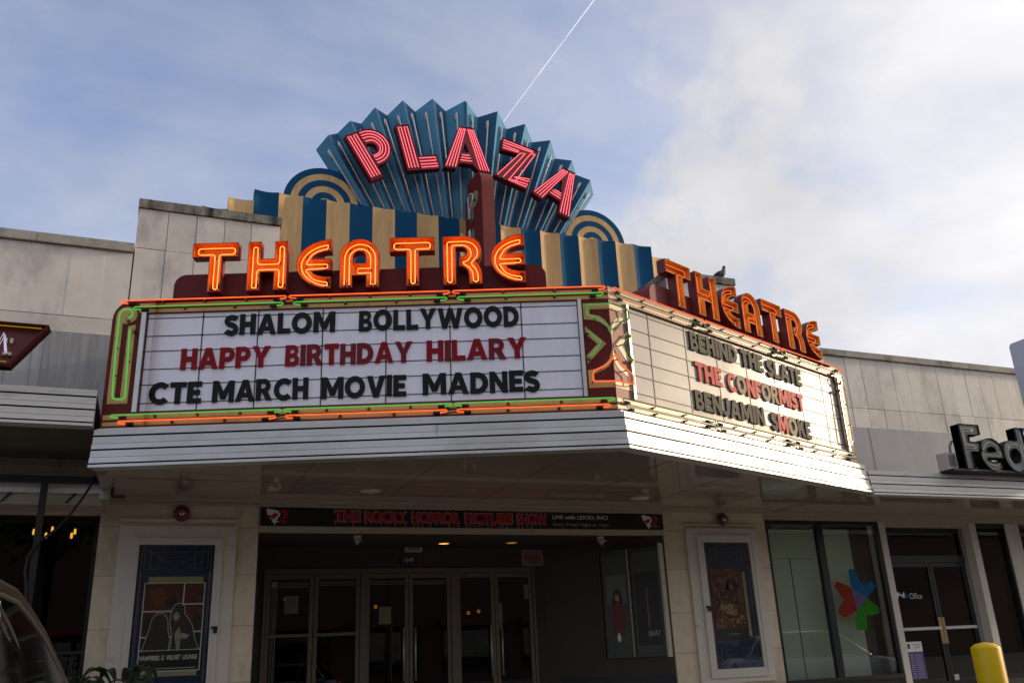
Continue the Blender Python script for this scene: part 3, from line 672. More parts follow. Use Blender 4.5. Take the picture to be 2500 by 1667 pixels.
        for u in (1.73, 3.46):
            for z, du in ((5.215, .05), (5.215, -.07), (3.975, .06), (3.975, -.05)): m.tube([F.p((u+du)*sgn, z, -.121), F.p((u+du)*sgn, z, -.09)], .02, BLK)
            m.tube([F.p((u-.14)*sgn, 5.222, -.10), F.p((u-.05)*sgn, 5.232, -.075), F.p((u+.02)*sgn, 5.225, -.085), F.p((u+.12)*sgn, 5.205, -.11)], .006, BLK, 6)
            m.tube([F.p((u-.12)*sgn, 3.955, -.10), F.p((u-.03)*sgn, 3.93, -.07), F.p((u+.12)*sgn, 3.925, -.11)], .006, BLK, 6)
        m.build('cable', par)
    if True:
        for x, y in ((2.33, -.82), (5.97, -.80)):
            m = MB(); m.lathe((x, y, 3.472), (0, 0, -1), [(.0, .012), (.10, .012), (.125, .004), (.13, 0)], WHITEF, 24); m.build('recessed_light', MQ)
def rounded_path(t, r=.03):
    out = [t[0]]
    for i in range(1, len(t)-1):
        a, b, c = Vector(t[i-1]), Vector(t[i]), Vector(t[i+1]); k1 = min(r, (a-b).length*.4); k2 = min(r, (c-b).length*.4)
        p = b+(a-b).normalized()*k1; q = b+(c-b).normalized()*k2
        for j in range(4): s = j/3; out.append(tuple(p*(1-s)**2+b*2*s*(1-s)+q*s*s))
    out.append(t[-1]); return out
build_marquee()

# ------------------------------------------------------------------ THEATRE channel letter signs
def gE():
    w, h = .375, .58
    o = arc(w, h/2, w, h/2, 90, 270, 22)
    lo = arc(.36, .235, .235, .105, 270, 195, 6); hi = arc(.36, .345, .235, .09, 165, 90, 6)
    lo = [(w, .0)]
    return o+[(w, .135)]+[(.30, .138), (.235, .153), (.19, .175), (.168, .205)]+[(w, .212), (w, .348), (.168, .348)]+[(.19, .385), (.235, .415), (.30, .436), (w, .44)]
GLY = {
 'T': (.49, [(.184, 0), (.322, 0), (.322, .408), (.49, .408), (.49, .575), (0, .575), (0, .408), (.184, .408)], []),
 'H': (.425, [(0, 0), (.139, 0), (.139, .213), (.286, .213), (.286, 0), (.425, 0), (.425, .575), (.286, .575), (.286, .368), (.139, .368), (.139, .575), (0, .575)], []),
 'A': (.425, [(0, 0), (.137, 0), (.137, .14), (.285, .14), (.285, 0), (.425, 0)]+arc(.2125, .3625, .2125, .2125, 0, 180, 16), [[(.145, .285), (.28, .285)]+arc(.2125, .36, .0675, .0675, 0, 180, 8)]),
 'R': (.425, [(0, 0), (.142, 0), (.142, .44), (.20, .44)]+arc(.205, .382, .058, .058, 90, -90, 6)+[(.178, .324), (.178, .215)]+[(.215, .208), (.25, .185), (.272, .15), (.28, .1), (.28, 0), (.425, 0), (.425, .10), (.415, .17), (.392, .225), (.36, .262)]+[(.395, .30), (.418, .345)]+arc(.235, .39, .19, .185, 0, 90, 9)+[(0, .575)], []),
 'E': (.375, gE(), []),
}
ATUBE = [(.045, .05), (.045, .3625)]+arc(.2125, .3625, .167, .167, 180, 0, 12)+[(.38, .05), (.33, .05), (.33, .185), (.19, .185), (.19, .24), (.328, .24), (.328, .345)]+arc(.2125, .36, .115, .115, 10, 180, 8)+[(.098, .05)]
def channel_letter(F, ch, a, z, parent, lit, inner, outer):
    w, poly, holes = GLY[ch]
    P = [(a+x, z+y) for x, y in poly]; Hs = [[(a+x, z+y) for x, y in h] for h in holes]
    m = MB(); m.prism(F, P, -.245, -.238, inner, outer, Hs)
    for L in [P]+Hs:
        I = inset(L, .006 if L is P else -.006)
        if L is not P: I = inset(L, -.006)
        m.strip(F, L, -.24, -.12, outer); m.strip(F, I, -.2375, -.1205, inner)
        LL = L if ccw(L) else L[::-1]
        for i in range(len(LL)):
            j = (i+1) % len(LL); m.face([F.p(*LL[i], -.12), F.p(*LL[j], -.12), F.p(*I[j], -.1203), F.p(*I[i], -.1203)], outer)
    for bx, by in {'T': ((.215, .07), (.285, .09)), 'H': ((.05, .07), (.095, .1), (.34, .06), (.375, .1)), 'A': ((.045, .07), (.095, .05), (.33, .07), (.38, .05)), 'R': ((.045, .07), (.098, .09), (.33, .06), (.38, .05)), 'E': ((.31, .05), (.33, .1), (.30, .27))}[ch]:
        m.tube([F.p(a+bx, z+by, -.238), F.p(a+bx, z+by, -.185)], .012, BLK, 8); m.tube([F.p(a+bx, z+by-.03, -.18), F.p(a+bx, z+by+.03, -.172)], .010, BLK, 8)
    o = m.build('channel_letter', parent)
    t = MB()
    if ch == 'A': path = [(a+x, z+y) for x, y in ATUBE]; closed = False
    else:
        path = rounded(inset(P, .046), .035); closed = True
        if ch in 'TH':
            # leave a gap in the loop at the foot of a stem
            pass
    t.tube([F.p(x, y, -.165) for x, y in path], .0052, lit, 8, closed)
    n = len(path)
    for k in range(0, n, max(3, n//6)):
        x, y = path[k]; t.tube([F.p(x, y, -.236), F.p(x, y, -.17)], .006, BLK, 5)
    t.build('neon_tube', o)
    return o
def theatre_sign(F, name, label, a_s, base, lit, inner, outer, bmat):
    c = F.p((base[0]+base[1])/2, 5.29, -.3)
    S = thing(name, label, 'sign', c)
    m = MB(); b0, b1 = base; r = .13
    poly = [(b0, 5.285), (b1, 5.285)]+[(b1-r+x, 5.625-r+y) for x, y in arc(0, 0, r, r, 0, 90, 7)]+[(b0+r+x, 5.625-r+y) for x, y in arc(0, 0, r, r, 90, 180, 7)]
    m.prism(F, poly, -.62, -.247, bmat); m.build('sign_base', S)
    for ch, a in zip('THEATRE', a_s): channel_letter(F, ch, a, 5.362, S, lit, inner, outer)
    return S
NEOR = EM('thin_orange_neon', (1.0, .17, .045), .75)
LETINR = M('amber_letter_interior', (.85, .42, .05), .45, var=.15, scale=8, dirt=(.16, .06, .015), dscale=11, dpos=(.62, .75))
theatre_sign(FL, 'theatre_sign', 'glowing orange THEATRE channel letters above the left letter board', [-4.52, -3.922, -3.398, -2.93, -2.395, -1.813, -1.293], (-4.735, -.69), NEOY, LETIN, LETOUT, MAROON)
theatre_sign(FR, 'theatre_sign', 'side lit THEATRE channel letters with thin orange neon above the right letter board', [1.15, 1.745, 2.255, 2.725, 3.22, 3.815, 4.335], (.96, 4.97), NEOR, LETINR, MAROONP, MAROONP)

# ------------------------------------------------------------------ changeable letters on the boards
def ribbon(path, h):
    L = []; Rr = []
    for i in range(len(path)):
        a = Vector(path[max(i-1, 0)]); b = Vector(path[min(i+1, len(path)-1)]); t = (b-a).normalized(); n = Vector((-t.y, t.x)); p = Vector(path[i]); L.append(tuple(p+n*h)); Rr.append(tuple(p-n*h))
    return L+Rr[::-1]
PH = [(.26, .56), (.40, .56)]+arc(.40, .67, .10, .11, -80, 80, 6)+[(.40, .78), (.26, .78)]
BIG = {
 'I': ([(0, 0), (.27, 0), (.27, 1), (0, 1)], []),
 'H': ([(0, 0), (.27, 0), (.27, .38), (.55, .38), (.55, 0), (.82, 0), (.82, 1), (.55, 1), (.55, .62), (.27, .62), (.27, 1), (0, 1)], []),
 'L': ([(0, 0), (.66, 0), (.66, .24), (.27, .24), (.27, 1), (0, 1)], []),
 'T': ([(.24, 0), (.51, 0), (.51, .76), (.75, .76), (.75, 1), (0, 1), (0, .76), (.24, .76)], []),
 'E': ([(0, 0), (.67, 0), (.67, .235), (.27, .235), (.27, .385), (.60, .385), (.60, .615), (.27, .615), (.27, .765), (.67, .765), (.67, 1), (0, 1)], []),
 'F': ([(0, 0), (.27, 0), (.27, .36), (.58, .36), (.58, .59), (.27, .59), (.27, .765), (.66, .765), (.66, 1), (0, 1)], []),
 'A': ([(0, 0), (.28, 0), (.345, .19), (.645, .19), (.71, 0), (.99, 0), (.64, 1), (.35, 1)], [[(.415, .395), (.575, .395), (.495, .66)]]),
 'M': ([(0, 0), (.27, 0), (.27, .55), (.44, .14), (.68, .14), (.85, .55), (.85, 0), (1.12, 0), (1.12, 1), (.83, 1), (.56, .50), (.29, 1), (0, 1)], []),
 'N': ([(0, 0), (.26, 0), (.26, .55), (.60, 0), (.86, 0), (.86, 1), (.60, 1), (.60, .45), (.26, 1), (0, 1)], []),
 'V': ([(.34, 0), (.62, 0), (.96, 1), (.66, 1), (.48, .40), (.30, 1), (0, 1)], []),
 'Y': ([(.33, 0), (.60, 0), (.60, .40), (.93, 1), (.63, 1), (.465, .66), (.30, 1), (0, 1), (.33, .40)], []),
 'W': ([(.26, 0), (.52, 0), (.70, .55), (.88, 0), (1.14, 0), (1.40, 1), (1.11, 1), (1.0, .46), (.82, 1), (.58, 1), (.40, .46), (.29, 1), (0, 1)], []),
 'K': ([(0, 0), (.27, 0), (.27, .33), (.34, .42), (.56, 0), (.89, 0), (.54, .60), (.87, 1), (.54, 1), (.27, .65), (.27, 1), (0, 1)], []),
 'O': (arc(.52, .5, .52, .52, 0, 345, 23), [arc(.52, .5, .245, .265, 0, 342, 18)]),
 'C': (arc(.52, .5, .52, .52, 42, 318, 22)+arc(.52, .5, .25, .265, 318, 42, 16), []),
 'D': ([(0, 0), (.36, 0)]+arc(.36, .5, .50, .5, -80, 80, 14)+[(.36, 1), (0, 1)], [[(.265, .245), (.35, .245)]+arc(.35, .5, .23, .255, -75, 75, 10)+[(.35, .755), (.265, .755)]]),
 'B': ([(0, 0), (.45, 0)]+arc(.45, .285, .28, .285, -80, 62, 10)+arc(.42, .755, .245, .245, -38, 80, 9)+[(.42, 1), (0, 1)], [[(.26, .21), (.42, .21)]+arc(.42, .305, .075, .095, -70, 70, 5)+[(.42, .40), (.26, .40)], [(.26, .61), (.40, .61)]+arc(.40, .70, .07, .09, -70, 70, 5)+[(.40, .79), (.26, .79)]]),
 'P': ([(0, 0), (.27, 0), (.27, .33), (.42, .33)]+arc(.42, .665, .325, .335, -80, 80, 12)+[(.42, 1), (0, 1)], [PH]),
 'R': ([(0, 0), (.27, 0), (.27, .35), (.34, .35), (.53, 0), (.85, 0), (.63, .40)]+arc(.43, .68, .32, .32, -40, 80, 10)+[(.43, 1), (0, 1)], [PH]),
 'S': (ribbon([(p[0]-.03, p[1]) for p in arc(.39, .725, .26, .15, 22, 90, 6)+arc(.39, .70, .235, .175, 105, 250, 10)+arc(.39, .30, .24, .20, 75, -90, 12)+arc(.39, .275, .27, .15, -105, -160, 5)], .128), []),
 'J': (ribbon([(.44, 1), (.44, .7), (.44, .34)]+arc(.235, .34, .205, .215, -15, -160, 9), .13), []),
 'U': ([(0, 1), (0, .42)]+arc(.42, .42, .42, .43, 190, 350, 14)+[(.84, .42), (.84, 1), (.57, 1), (.57, .42)]+arc(.42, .42, .15, .18, -10, -170, 8)+[(.27, .42), (.27, 1)], []),
}
_lm = {}
def letter_mesh(ch, mat):
    key = (ch, mat.name)
    if key not in _lm:
        poly, holes = BIG[ch]; h = .232; x0 = min(p[0] for p in poly); w = (max(p[0] for p in poly)-x0)*h
        m = MB(); m.prism(Frame((0, 0, 0), (1, 0, 0), (0, -1, 0)), [((x-x0)*h, y*h) for x, y in poly], 0, .016, mat, BLKP if mat is GREYP else mat, [[((x-x0)*h, y*h) for x, y in q] for q in holes])
        me = bpy.data.meshes.new('board_letter'); me.from_pydata(m.v, [], m.f)
        for q in m.mats: me.materials.append(q)
        me.polygons.foreach_set('material_index', m.m)
        _lm[key] = (me, w)
    return _lm[key]
ORD = ['first', 'second', 'third', 'fourth', 'fifth', 'sixth', 'seventh', 'eighth', 'ninth', 'tenth']
def word(F, txt, a0, a1, z, cols, side, row):
    nat = 0; ws = []
    for i, ch in enumerate(txt):
        me, w = letter_mesh(ch, cols[i % len(cols)][0]); ws.append((me, w))
    sp = .016; nat = sum(w for _, w in ws)+sp*(len(ws)-1); k = (a1-a0)/nat; a = a0
    for i, (me, w) in enumerate(ws):
        o = bpy.data.objects.new('board_letter', me); COL.objects.link(o)
        Mx = Matrix.Identity(4)
        for r_, v in enumerate((F.A*k, -F.N, Vector((0, 0, 1)))):
            for c_ in range(3): Mx[c_][r_] = v[c_]
        e = random.uniform(-.004, .004); Mx.translation = F.p(a, z+e, -.1440); tilt = random.uniform(-.8, .8)
        o.matrix_world = Mx @ Matrix.Rotation(R(tilt), 4, 'Y')
        tag(o, f"{cols[i % len(cols)][1]} letter {txt[i]}, {ORD[i]} of {txt}, {row} row of the {side} marquee board", 'letter', 'letters hung on the marquee boards')
        a += (w+sp)*k
Bk = [(BLKP, 'black plastic')]
word(FL, 'SHALOM', -4.128, -2.965, 4.862, Bk, 'left', 'top'); word(FL, 'BOLLYWOOD', -2.715, -1.015, 4.862, Bk, 'left', 'top')
rd = [(REDP, 'red plastic')]; rf = [(REDP, 'red plastic'), (REDF, 'dull red plastic'), (REDF, 'dull red plastic')]
word(FL, 'HAPPY', -4.55, -3.63, 4.50, rd, 'left', 'middle'); word(FL, 'BIRTHDAY', -3.474, -2.15, 4.50, rf, 'left', 'middle'); word(FL, 'HILARY', -2.003, -.95, 4.50, [(REDP, 'red plastic'), (REDF, 'dull red plastic'), (REDP, 'red plastic')], 'left', 'middle')
word(FL, 'CTE', -4.842, -4.31, 4.135, Bk, 'left', 'bottom'); word(FL, 'MARCH', -4.20, -3.22, 4.135, Bk, 'left', 'bottom'); word(FL, 'MOVIE', -3.085, -2.215, 4.135, Bk, 'left', 'bottom'); word(FL, 'MADNES', -2.045, -.83, 4.135, Bk, 'left', 'bottom')
gp = [(GREYP, 'glare-painted black')]; rr = (REDL, 'bright red'); pl = (PALEP, 'glare-painted pale')
word(FR, 'BEHIND', 1.49, 2.46, 4.862, gp, 'right', 'top'); word(FR, 'THE', 2.545, 3.06, 4.862, gp, 'right', 'top'); word(FR, 'SLATE', 3.14, 4.0, 4.838, gp, 'right', 'top')
word(FR, 'THE', 1.53, 2.06, 4.495, [rr], 'right', 'middle'); word(FR, 'CONFORMIST', 2.175, 3.96, 4.48, [rr, pl, rr, rr, pl, pl, rr, rr, rr, rr], 'right', 'middle')
word(FR, 'BENJAMIN', 1.46, 2.91, 4.135, gp, 'right', 'bottom'); word(FR, 'SMOKE', 3.06, 4.04, 4.11, [gp[0], rr, pl, gp[0], gp[0]], 'right', 'bottom')

# ------------------------------------------------------------------ fan sign with PLAZA
FAN = thing('fan_sign', 'large blue pleated fan sign spelling PLAZA in red neon behind the striped parapet', 'sign', (4.24, .9, 8.14))
def build_fan():
    C = Vector((4.24, 0, 5.4)); tip = [(0, 5.02), (6.7, 4.967), (12.8, 4.908), (18.8, 4.807), (24.7, 4.645), (30.3, 4.51)]; val = [(3.4, 4.888), (9.8, 4.824), (15.8, 4.76), (21.7, 4.665), (27.3, 4.587), (33.0, 4.443)]
    pts = []
    for s in (-1, 1):
        L = []
        for i in range(6): L.append((tip[i][0]*s, tip[i][1], 0)); L.append((val[i][0]*s, val[i][1], 1))
        pts.append(L)
    seq = pts[0][::-1][:-1]+pts[1]
    def P(th, r, k, back=0.0):
        t = R(th); dz = r*math.cos(t); f = dz/4.8
        y = (1.0 if k else 1.0-.2*min(1, .35+.65*r/4.8))
        return Vector((C.x+r*math.sin(t), y+back, C.z+dz))
    m = MB()
    for (t0, r0, k0), (t1, r1, k1) in zip(seq[:-1], seq[1:]):
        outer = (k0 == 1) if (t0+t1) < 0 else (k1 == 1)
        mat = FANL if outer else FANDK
        b0 = 2.745/math.cos(R(t0)); b1 = 2.745/math.cos(R(t1))
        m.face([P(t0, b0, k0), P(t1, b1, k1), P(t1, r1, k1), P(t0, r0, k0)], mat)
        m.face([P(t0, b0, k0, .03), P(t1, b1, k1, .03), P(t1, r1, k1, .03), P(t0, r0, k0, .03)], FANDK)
        m.face([P(t0, r0, k0), P(t1, r1, k1), P(t1, r1, k1, .03), P(t0, r0, k0, .03)], FANDK)
    for e in (seq[0], seq[-1]):
        b = 2.745/math.cos(R(e[0])); m.face([P(e[0], b, e[2]), P(e[0], e[1], e[2]), P(e[0], e[1], e[2], .03), P(e[0], b, e[2], .03)], FANDK)
    # narrow dark centre fold
    m.face([P(-.45, 2.8, 0, -.004), P(.45, 2.8, 0, -.004), P(.3, 4.99, 0, -.004), P(-.3, 4.99, 0, -.004)], FANDK)
    body = m.build('pleated_fan', FAN)
    for (t0, r0, k0), (t1, r1, k1) in zip(seq[:-1], seq[1:]):
        tm = (t0+t1)/2; rm = (r0+r1)/2-.17; bm = 2.80/math.cos(R(tm))
        A = (P(t0, rm, k0)+P(t1, rm, k1))/2; B = (P(t0, bm, k0)+P(t1, bm, k1))/2; o = Vector((0, -.055, 0))
        m = MB(); dn = (B-A).normalized(); sd = Vector((dn.z, 0, -dn.x))*.018
        m.tube([A+o*.5+dn*.14+sd, A+o+dn*.03+sd, A+o, A+o-sd*0+dn*.03, B+o], .0125, TUBEOFF)
        for f in (.06, .36, .66, .95): q = A+(B-A)*f; m.tube([q, q+o*.9], .008, BLK, 6); m.tube([q, q+o*.45], .011, BLK, 6)
        m.build('glass_tube', body)
    F = at_y(.55)
    def letter(polys, holes, lines):
        m = MB(); m.prism(F, polys, -.13, -.016, LETRED, LETRED, holes)
        L = polys
        m.strip(F, L, -.13, 0, LETRED); 
        o = m.build('channel_letter', FAN)
        t = MB()
        for p in lines:
            t.tube([F.p(x, z, .004) for x, z in p], .0065, NER, 8)
            for q in (p[0], p[-1]): t.tube([F.p(q[0], q[1], -.016), F.p(q[0], q[1], .006)], .011, BLK, 6)
        t.build('neon_tube', o)
    def loc(O, ang):
        e1 = Vector((math.cos(R(ang)), math.sin(R(ang)))); e2 = Vector((-e1.y, e1.x)); O = Vector(O)
        return lambda L: [tuple(O+e1*x+e2*y) for x, y in L]
    def link(ls):
        """join neighbouring straight runs into one back-and-forth tube"""
        out = []; 
        for i, l in enumerate(ls): out += l if i % 2 == 0 else l[::-1]
        return out
    # P
    W = loc((2.596, 8.457), 30.9)
    letter(W([(0, 0), (.23, 0), (.23, .195)]+arc(.30, .51, .315, .315, -90, 90, 16)+[(.0, .825)]), [W([(.235, .39), (.29, .39)]+arc(.29, .49, .1, .1, -90, 90, 8)+[(.235, .59)])],
           [W(link([[(.035, .04), (.035, .785)], [(.08, .785), (.08, .04)][::-1]])), W(link([[(.13, .04), (.13, .785)], [(.18, .04), (.18, .785)]]))]+[W([(.235, .51+r)]+arc(.30, .51, r, r, 90, -90, 14)+[(.24, .51-r)]) for r in (.275, .225, .175)]+[W([(.25, .625), (.30, .625)]+arc(.30, .495, .13, .13, 90, -90, 10)+[(.245, .365)])])
    W = loc((3.169, 8.735), 14.5)
    letter(W([(0, 0), (.555, 0), (.555, .243), (.225, .243), (.225, .81), (0, .81)]), [], [W(link([[(x, .04), (x, .765)] for x in (.035, .082)])), W(link([[(x, .04), (x, .765)] for x in (.133, .185)]))]+[W(link([[(.235, z), (.515, z)] for z in zz])) for zz in ((.04, .09), (.145, .2))])
    def legs(B0, B1, T0, T1, n=4, pad=.13):
        out = []
        for i in range(n):
            f = pad+(1-2*pad)*i/(n-1); b = Vector(B0).lerp(Vector(B1), f); t = Vector(T0).lerp(Vector(T1), f); out.append([tuple(b.lerp(t, .04)), tuple(b.lerp(t, .95))])
        return [link(out[0:2]), link(out[2:4])]
    letter([(3.755, 8.898), (3.968, 8.912), (4.02, 9.03), (4.246, 9.045), (4.362, 8.927), (4.56, 8.925), (4.27, 9.735), (4.037, 9.717)], [[(4.06, 9.235), (4.198, 9.262), (4.137, 9.43)]],
           legs((3.755, 8.898), (3.968, 8.912), (4.037, 9.717), (4.16, 9.72))+legs((4.362, 8.927), (4.56, 8.925), (4.15, 9.72), (4.275, 9.73))+[[(4.03, 9.085), (4.235, 9.095)], [(4.045, 9.135), (4.215, 9.145)], [(4.06, 9.185), (4.20, 9.195)]])
    letter([(4.79, 9.656), (5.45, 9.507), (4.983, 8.978), (5.257, 8.979), (5.164, 8.744), (4.607, 8.919), (5.077, 9.391), (4.756, 9.415)], [],
           legs((4.607, 8.919), (4.985, 8.80), (5.085, 9.43), (5.42, 9.47), 4, .1)+[[(4.80, 9.61), (5.32, 9.49), (5.33, 9.46), (4.79, 9.56)], [(4.785, 9.51), (5.07, 9.445), (5.06, 9.42), (4.78, 9.46)], [(4.985, 8.945), (5.235, 8.94), (5.215, 8.89), (4.96, 8.93)], [(4.90, 8.88), (5.195, 8.835), (5.175, 8.785), (4.85, 8.87)]])
    letter([(5.887, 9.273), (6.091, 9.21), (5.923, 8.316), (5.724, 8.389), (5.778, 8.618), (5.569, 8.727), (5.436, 8.601), (5.26, 8.714)][::-1], [[(5.845, 9.051), (5.814, 8.775), (5.637, 8.86)]],
           legs((5.26, 8.714), (5.436, 8.601), (5.887, 9.273), (5.99, 9.23))+legs((5.724, 8.389), (5.923, 8.316), (5.985, 9.24), (6.091, 9.21))+[[(5.60, 8.765), (5.785, 8.67)], [(5.64, 8.80), (5.795, 8.72)], [(5.68, 8.825), (5.80, 8.765)]])
build_fan()

# ------------------------------------------------------------------ vertical blade sign
PY = thing('blade_sign', 'maroon vertical blade sign with unlit white tube letters in front of the fan', 'sign', (4.26, .3, 5.3))
def build_pylon():
    F = Frame((4.16, 0, 0), (0, -1, 0), (-1, 0, 0)); m = MB()
    poly = [(-.72, 5.2), (.05, 5.2), (.05, 8.38)]+[(.05-.28+.28*math.cos(R(t)), 8.38+.28*math.sin(R(t))) for t in range(15, 91, 15)]+[(-.60, 8.66), (-.60, 8.40), (-.72, 8.40)]
    m.prism(F, poly, -.197, 0, MAROON, MAROONP); o = m.build('blade', PY)
    m = MB(); m.box(4.16, 4.357, -.0535, -.0505, 7.545, 7.55, GAP); m.build('seam', o)
    for sgn in (1, -1):
        Fs = F if sgn == 1 else Frame((4.357, 0, 0), (0, 1, 0), (1, 0, 0))
        for k, ch in enumerate('PLAZA'):
            z = 7.93-.60*k; a0 = -.47 if sgn == 1 else .08
            p = MB(); add_text(p, Fs, ch, a0, a0+.37, z, z+.44, .001, .012, CREAMLET, .05); pl = p.build('letter_plate', PY)
            T = {'P': [(.06, .02), (.06, .40), (.16, .42), (.27, .36), (.27, .25), (.18, .19), (.11, .20), (.11, .02)], 'L': [(.06, .42), (.06, .03), (.3, .03), (.3, .07), (.11, .07), (.11, .42)], 'A': [(.03, .02), (.17, .41), (.31, .02), (.26, .02), (.17, .3), (.08, .02)], 'Z': [(.05, .40), (.31, .40), (.08, .05), (.31, .05)]}[ch]
            t = MB(); t.tube([Fs.p(a0+x, z+y, .06) for x, y in rounded_path(T, .03)], .011, TUBEOFF)
            for x, y in (T[0], T[len(T)//2]): t.tube([Fs.p(a0+x, z+y, .01), Fs.p(a0+x, z+y, .055)], .008, BLK, 6)
            t.build('glass_tube', pl)
CREAMLET = M('weathered_cream_plate', (.30, .27, .19), .6, var=.2, dirt=(.10, .09, .06), dscale=9, dpos=(.55, .7))
build_pylon()

# ================================================================== SIGNS AND FITTINGS
# courier shop letters on the right canopy
FS = thing('shop_letter_sign', 'dark grey open faced shop letters with unlit tubes standing on the right canopy', 'sign', (11.6, -1.8, 3.8))
FGR = M('grey_letter_interior', (.23, .23, .21), .4, var=.06); FOUT = M('black_letter_return', (.018, .018, .019), .4)
FBLU = M('blue_letter_interior', (.03, .09, .24), .4)
TUBEY = M('unlit_yellowed_tube', (.62, .62, .50), .2)
def build_fed():
    F = at_y(-1.9); z = 3.825
    def letter(poly, holes, inner, tubes, tm):
        m = MB(); m.prism(F, poly, -.165, -.03, inner, FOUT, holes); m.strip(F, poly, -.165, 0, FOUT)
        for h in holes: m.strip(F, h, -.165, 0, FOUT)
        o = m.build('letter', FS)
        t = MB()
        for p in tubes: t.tube([F.p(x, y, -.008) for x, y in rounded_path(p, .02)], .006, tm)
        t.build('glass_tube', o)
    x = 10.80; h = .66
    letter([(x, z), (x+.155, z), (x+.155, z+.255), (x+.36, z+.255), (x+.36, z+.40), (x+.155, z+.40), (x+.155, z+.51), (x+.39, z+.51), (x+.39, z+h), (x, z+h)], [], FGR,
           [[(x+.03, z+.04), (x+.03, z+.59), (x+.24, z+.59), (x+.24, z+.55), (x+.06, z+.55), (x+.06, z+.34), (x+.25, z+.34), (x+.25, z+.30), (x+.03, z+.30)]], TUBEY)
    # e
    cx, cz, r = x+.56, z+.225, .235
    o = arc(cx, cz, r, r+.01, -25, -360+0, 26)
    inn = [(cx+r, cz-.045)]
    e = [(cx+r, cz-.05)]+[(cx+r, cz)]+arc(cx, cz, r, r+.01, 0, 320, 26)+[(cx+.10, cz-.10)]+arc(cx, cz-.02, .11, .10, 315, 200, 8)+[(cx-.10, cz-.05)]
    letter(e, [[(cx-.09, cz+.04), (cx+.09, cz+.04)]+arc(cx, cz+.045, .09, .075, 5, 175, 6)], FGR,
           [[(cx-.2, cz+.05)]+arc(cx, cz+.02, .17, .16, 160, 30, 8), [(cx-.2, cz-.02), (cx+.16, cz-.02), (cx+.17, cz+.04), (cx+.12, cz+.02)], arc(cx, cz, .17, .17, 220, 310, 8)], TUBEY)
    # d
    cx = x+1.04
    d = [(cx+.10, z+.0), (cx+.245, z), (cx+.245, z+h), (cx+.10, z+h), (cx+.10, z+.455)]+arc(cx, cz, .24, .245, 68, 292, 20)+[(cx+.10, z+.02)]
    letter(d, [arc(cx+.0, cz, .095, .115, 0, 345, 16)], FGR, [arc(cx, cz, .165, .175, 120, 240, 8), [(cx+.14, z+.05), (cx+.14, z+.40)], [(cx+.19, z+.05), (cx+.19, z+.6)], arc(cx, cz, .165, .175, 100, 60, 5)], TUBEY)
    a = x+1.295
    letter([(a, z), (a+.43, z), (a+.43, z+.15), (a+.16, z+.15), (a+.16, z+.255), (a+.41, z+.255), (a+.41, z+.40), (a+.16, z+.40), (a+.16, z+.51), (a+.43, z+.51), (a+.43, z+h), (a, z+h)], [], FBLU, [[(a+.40, z+.05), (a+.03, z+.05), (a+.03, z+.6), (a+.4, z+.6)], [(a+.40, z+.10), (a+.08, z+.10), (a+.08, z+.33), (a+.36, z+.33)]], NEB)
    a = x+1.76
    letter([(a, z), (a+.16, z), (a+.27, z+.20), (a+.38, z), (a+.55, z), (a+.36, z+.33), (a+.54, z+h), (a+.38, z+h), (a+.275, z+.45), (a+.17, z+h), (a+.01, z+h), (a+.19, z+.33)], [], FBLU, [[(a+.06, z+.05), (a+.48, z+.6)], [(a+.48, z+.05), (a+.08, z+.6)]], NEB)
    m = MB(); m.box(10.55, 13.1, -1.88, -1.62, 3.795, 3.822, BLKM); m.box(10.9, 13.1, -1.73, -1.62, 3.83, 3.95, GREYM); m.build('raceway', FS)
    m = MB(); m.box(10.60, 10.98, -1.74, -1.56, 3.825, 4.08, WHITEF); m.box(10.63, 10.76, -1.743, -1.741, 3.88, 4.05, GREYM); m.box(10.80, 10.95, -1.743, -1.741, 3.86, 4.05, PAPER); m.build('transformer_box', FS)
    m = MB(); m.tube([Vector(p) for p in ((10.80, -1.65, 4.08), (10.81, -1.65, 4.2), (10.86, -1.65, 4.27), (10.95, -1.66, 4.3))], .018, GREYM); m.build('conduit', FS)
build_fed()

# red-brown neon sign of the corner shop, only its right end in view
MS = thing('neon_shop_sign', 'red brown angled sign tray with yellow line and white neon lettering over the corner shop', 'sign', (-2.2, -1.7, 4.45))
def build_msign():
    F = at_y(-1.7); m = MB()
    poly = [(-4.2, 4.46), (-1.475, 4.46), (-1.17, 4.90), (-4.2, 4.90)]
    m.prism(F, poly, -.22, -.10, MAROONS, MAROONS)
    I = inset(poly, .012); m.strip(F, poly, -.22, 0, MAROON); m.strip(F, I, -.099, -.001, MAROONS)
    P = poly if ccw(poly) else poly[::-1]
    for i in range(4): j = (i+1) % 4; m.face([F.p(*P[i], 0), F.p(*P[j], 0), F.p(*I[j], -.001), F.p(*I[i], -.001)], MAROON)
    o = m.build('tray', MS)
    t = MB(); t.tube([F.p(x, z, -.03) for x, z in ((-4.15, 4.865), (-1.235, 4.865))], .006, YELT); t.tube([F.p(x, z, -.03) for x, z in ((-4.15, 4.495), (-1.50, 4.495))], .006, YELT); t.build('neon_tube', o)
    t = MB()
    for x0, path in ((-1.70, [(0, 4.58), (.03, 4.78), (.085, 4.62), (.14, 4.79), (.175, 4.60)]), (-1.70, [(.02, 4.58), (.05, 4.76), (.1, 4.6), (.155, 4.77), (.19, 4.58)])):
        t.tube([F.p(x0+x, z, -.03) for x, z in path], .008, NEW)
    t.build('neon_letters', o)
    t = MB()
    for x in (-1.50, -1.55): t.obox(F, x, x+.03, -.1, -.05, 4.57, 4.60, WHITEF); t.obox(F, x, x+.025, -.1, -.06, 4.70, 4.75, WHITEF)
    t.build('tube_support', o)
MAROONS = M('dark_sign_tray', (.16, .020, .018), .45, var=.12); YELT = EM('yellow_neon', (.9, .55, .03), .2)
build_msign()

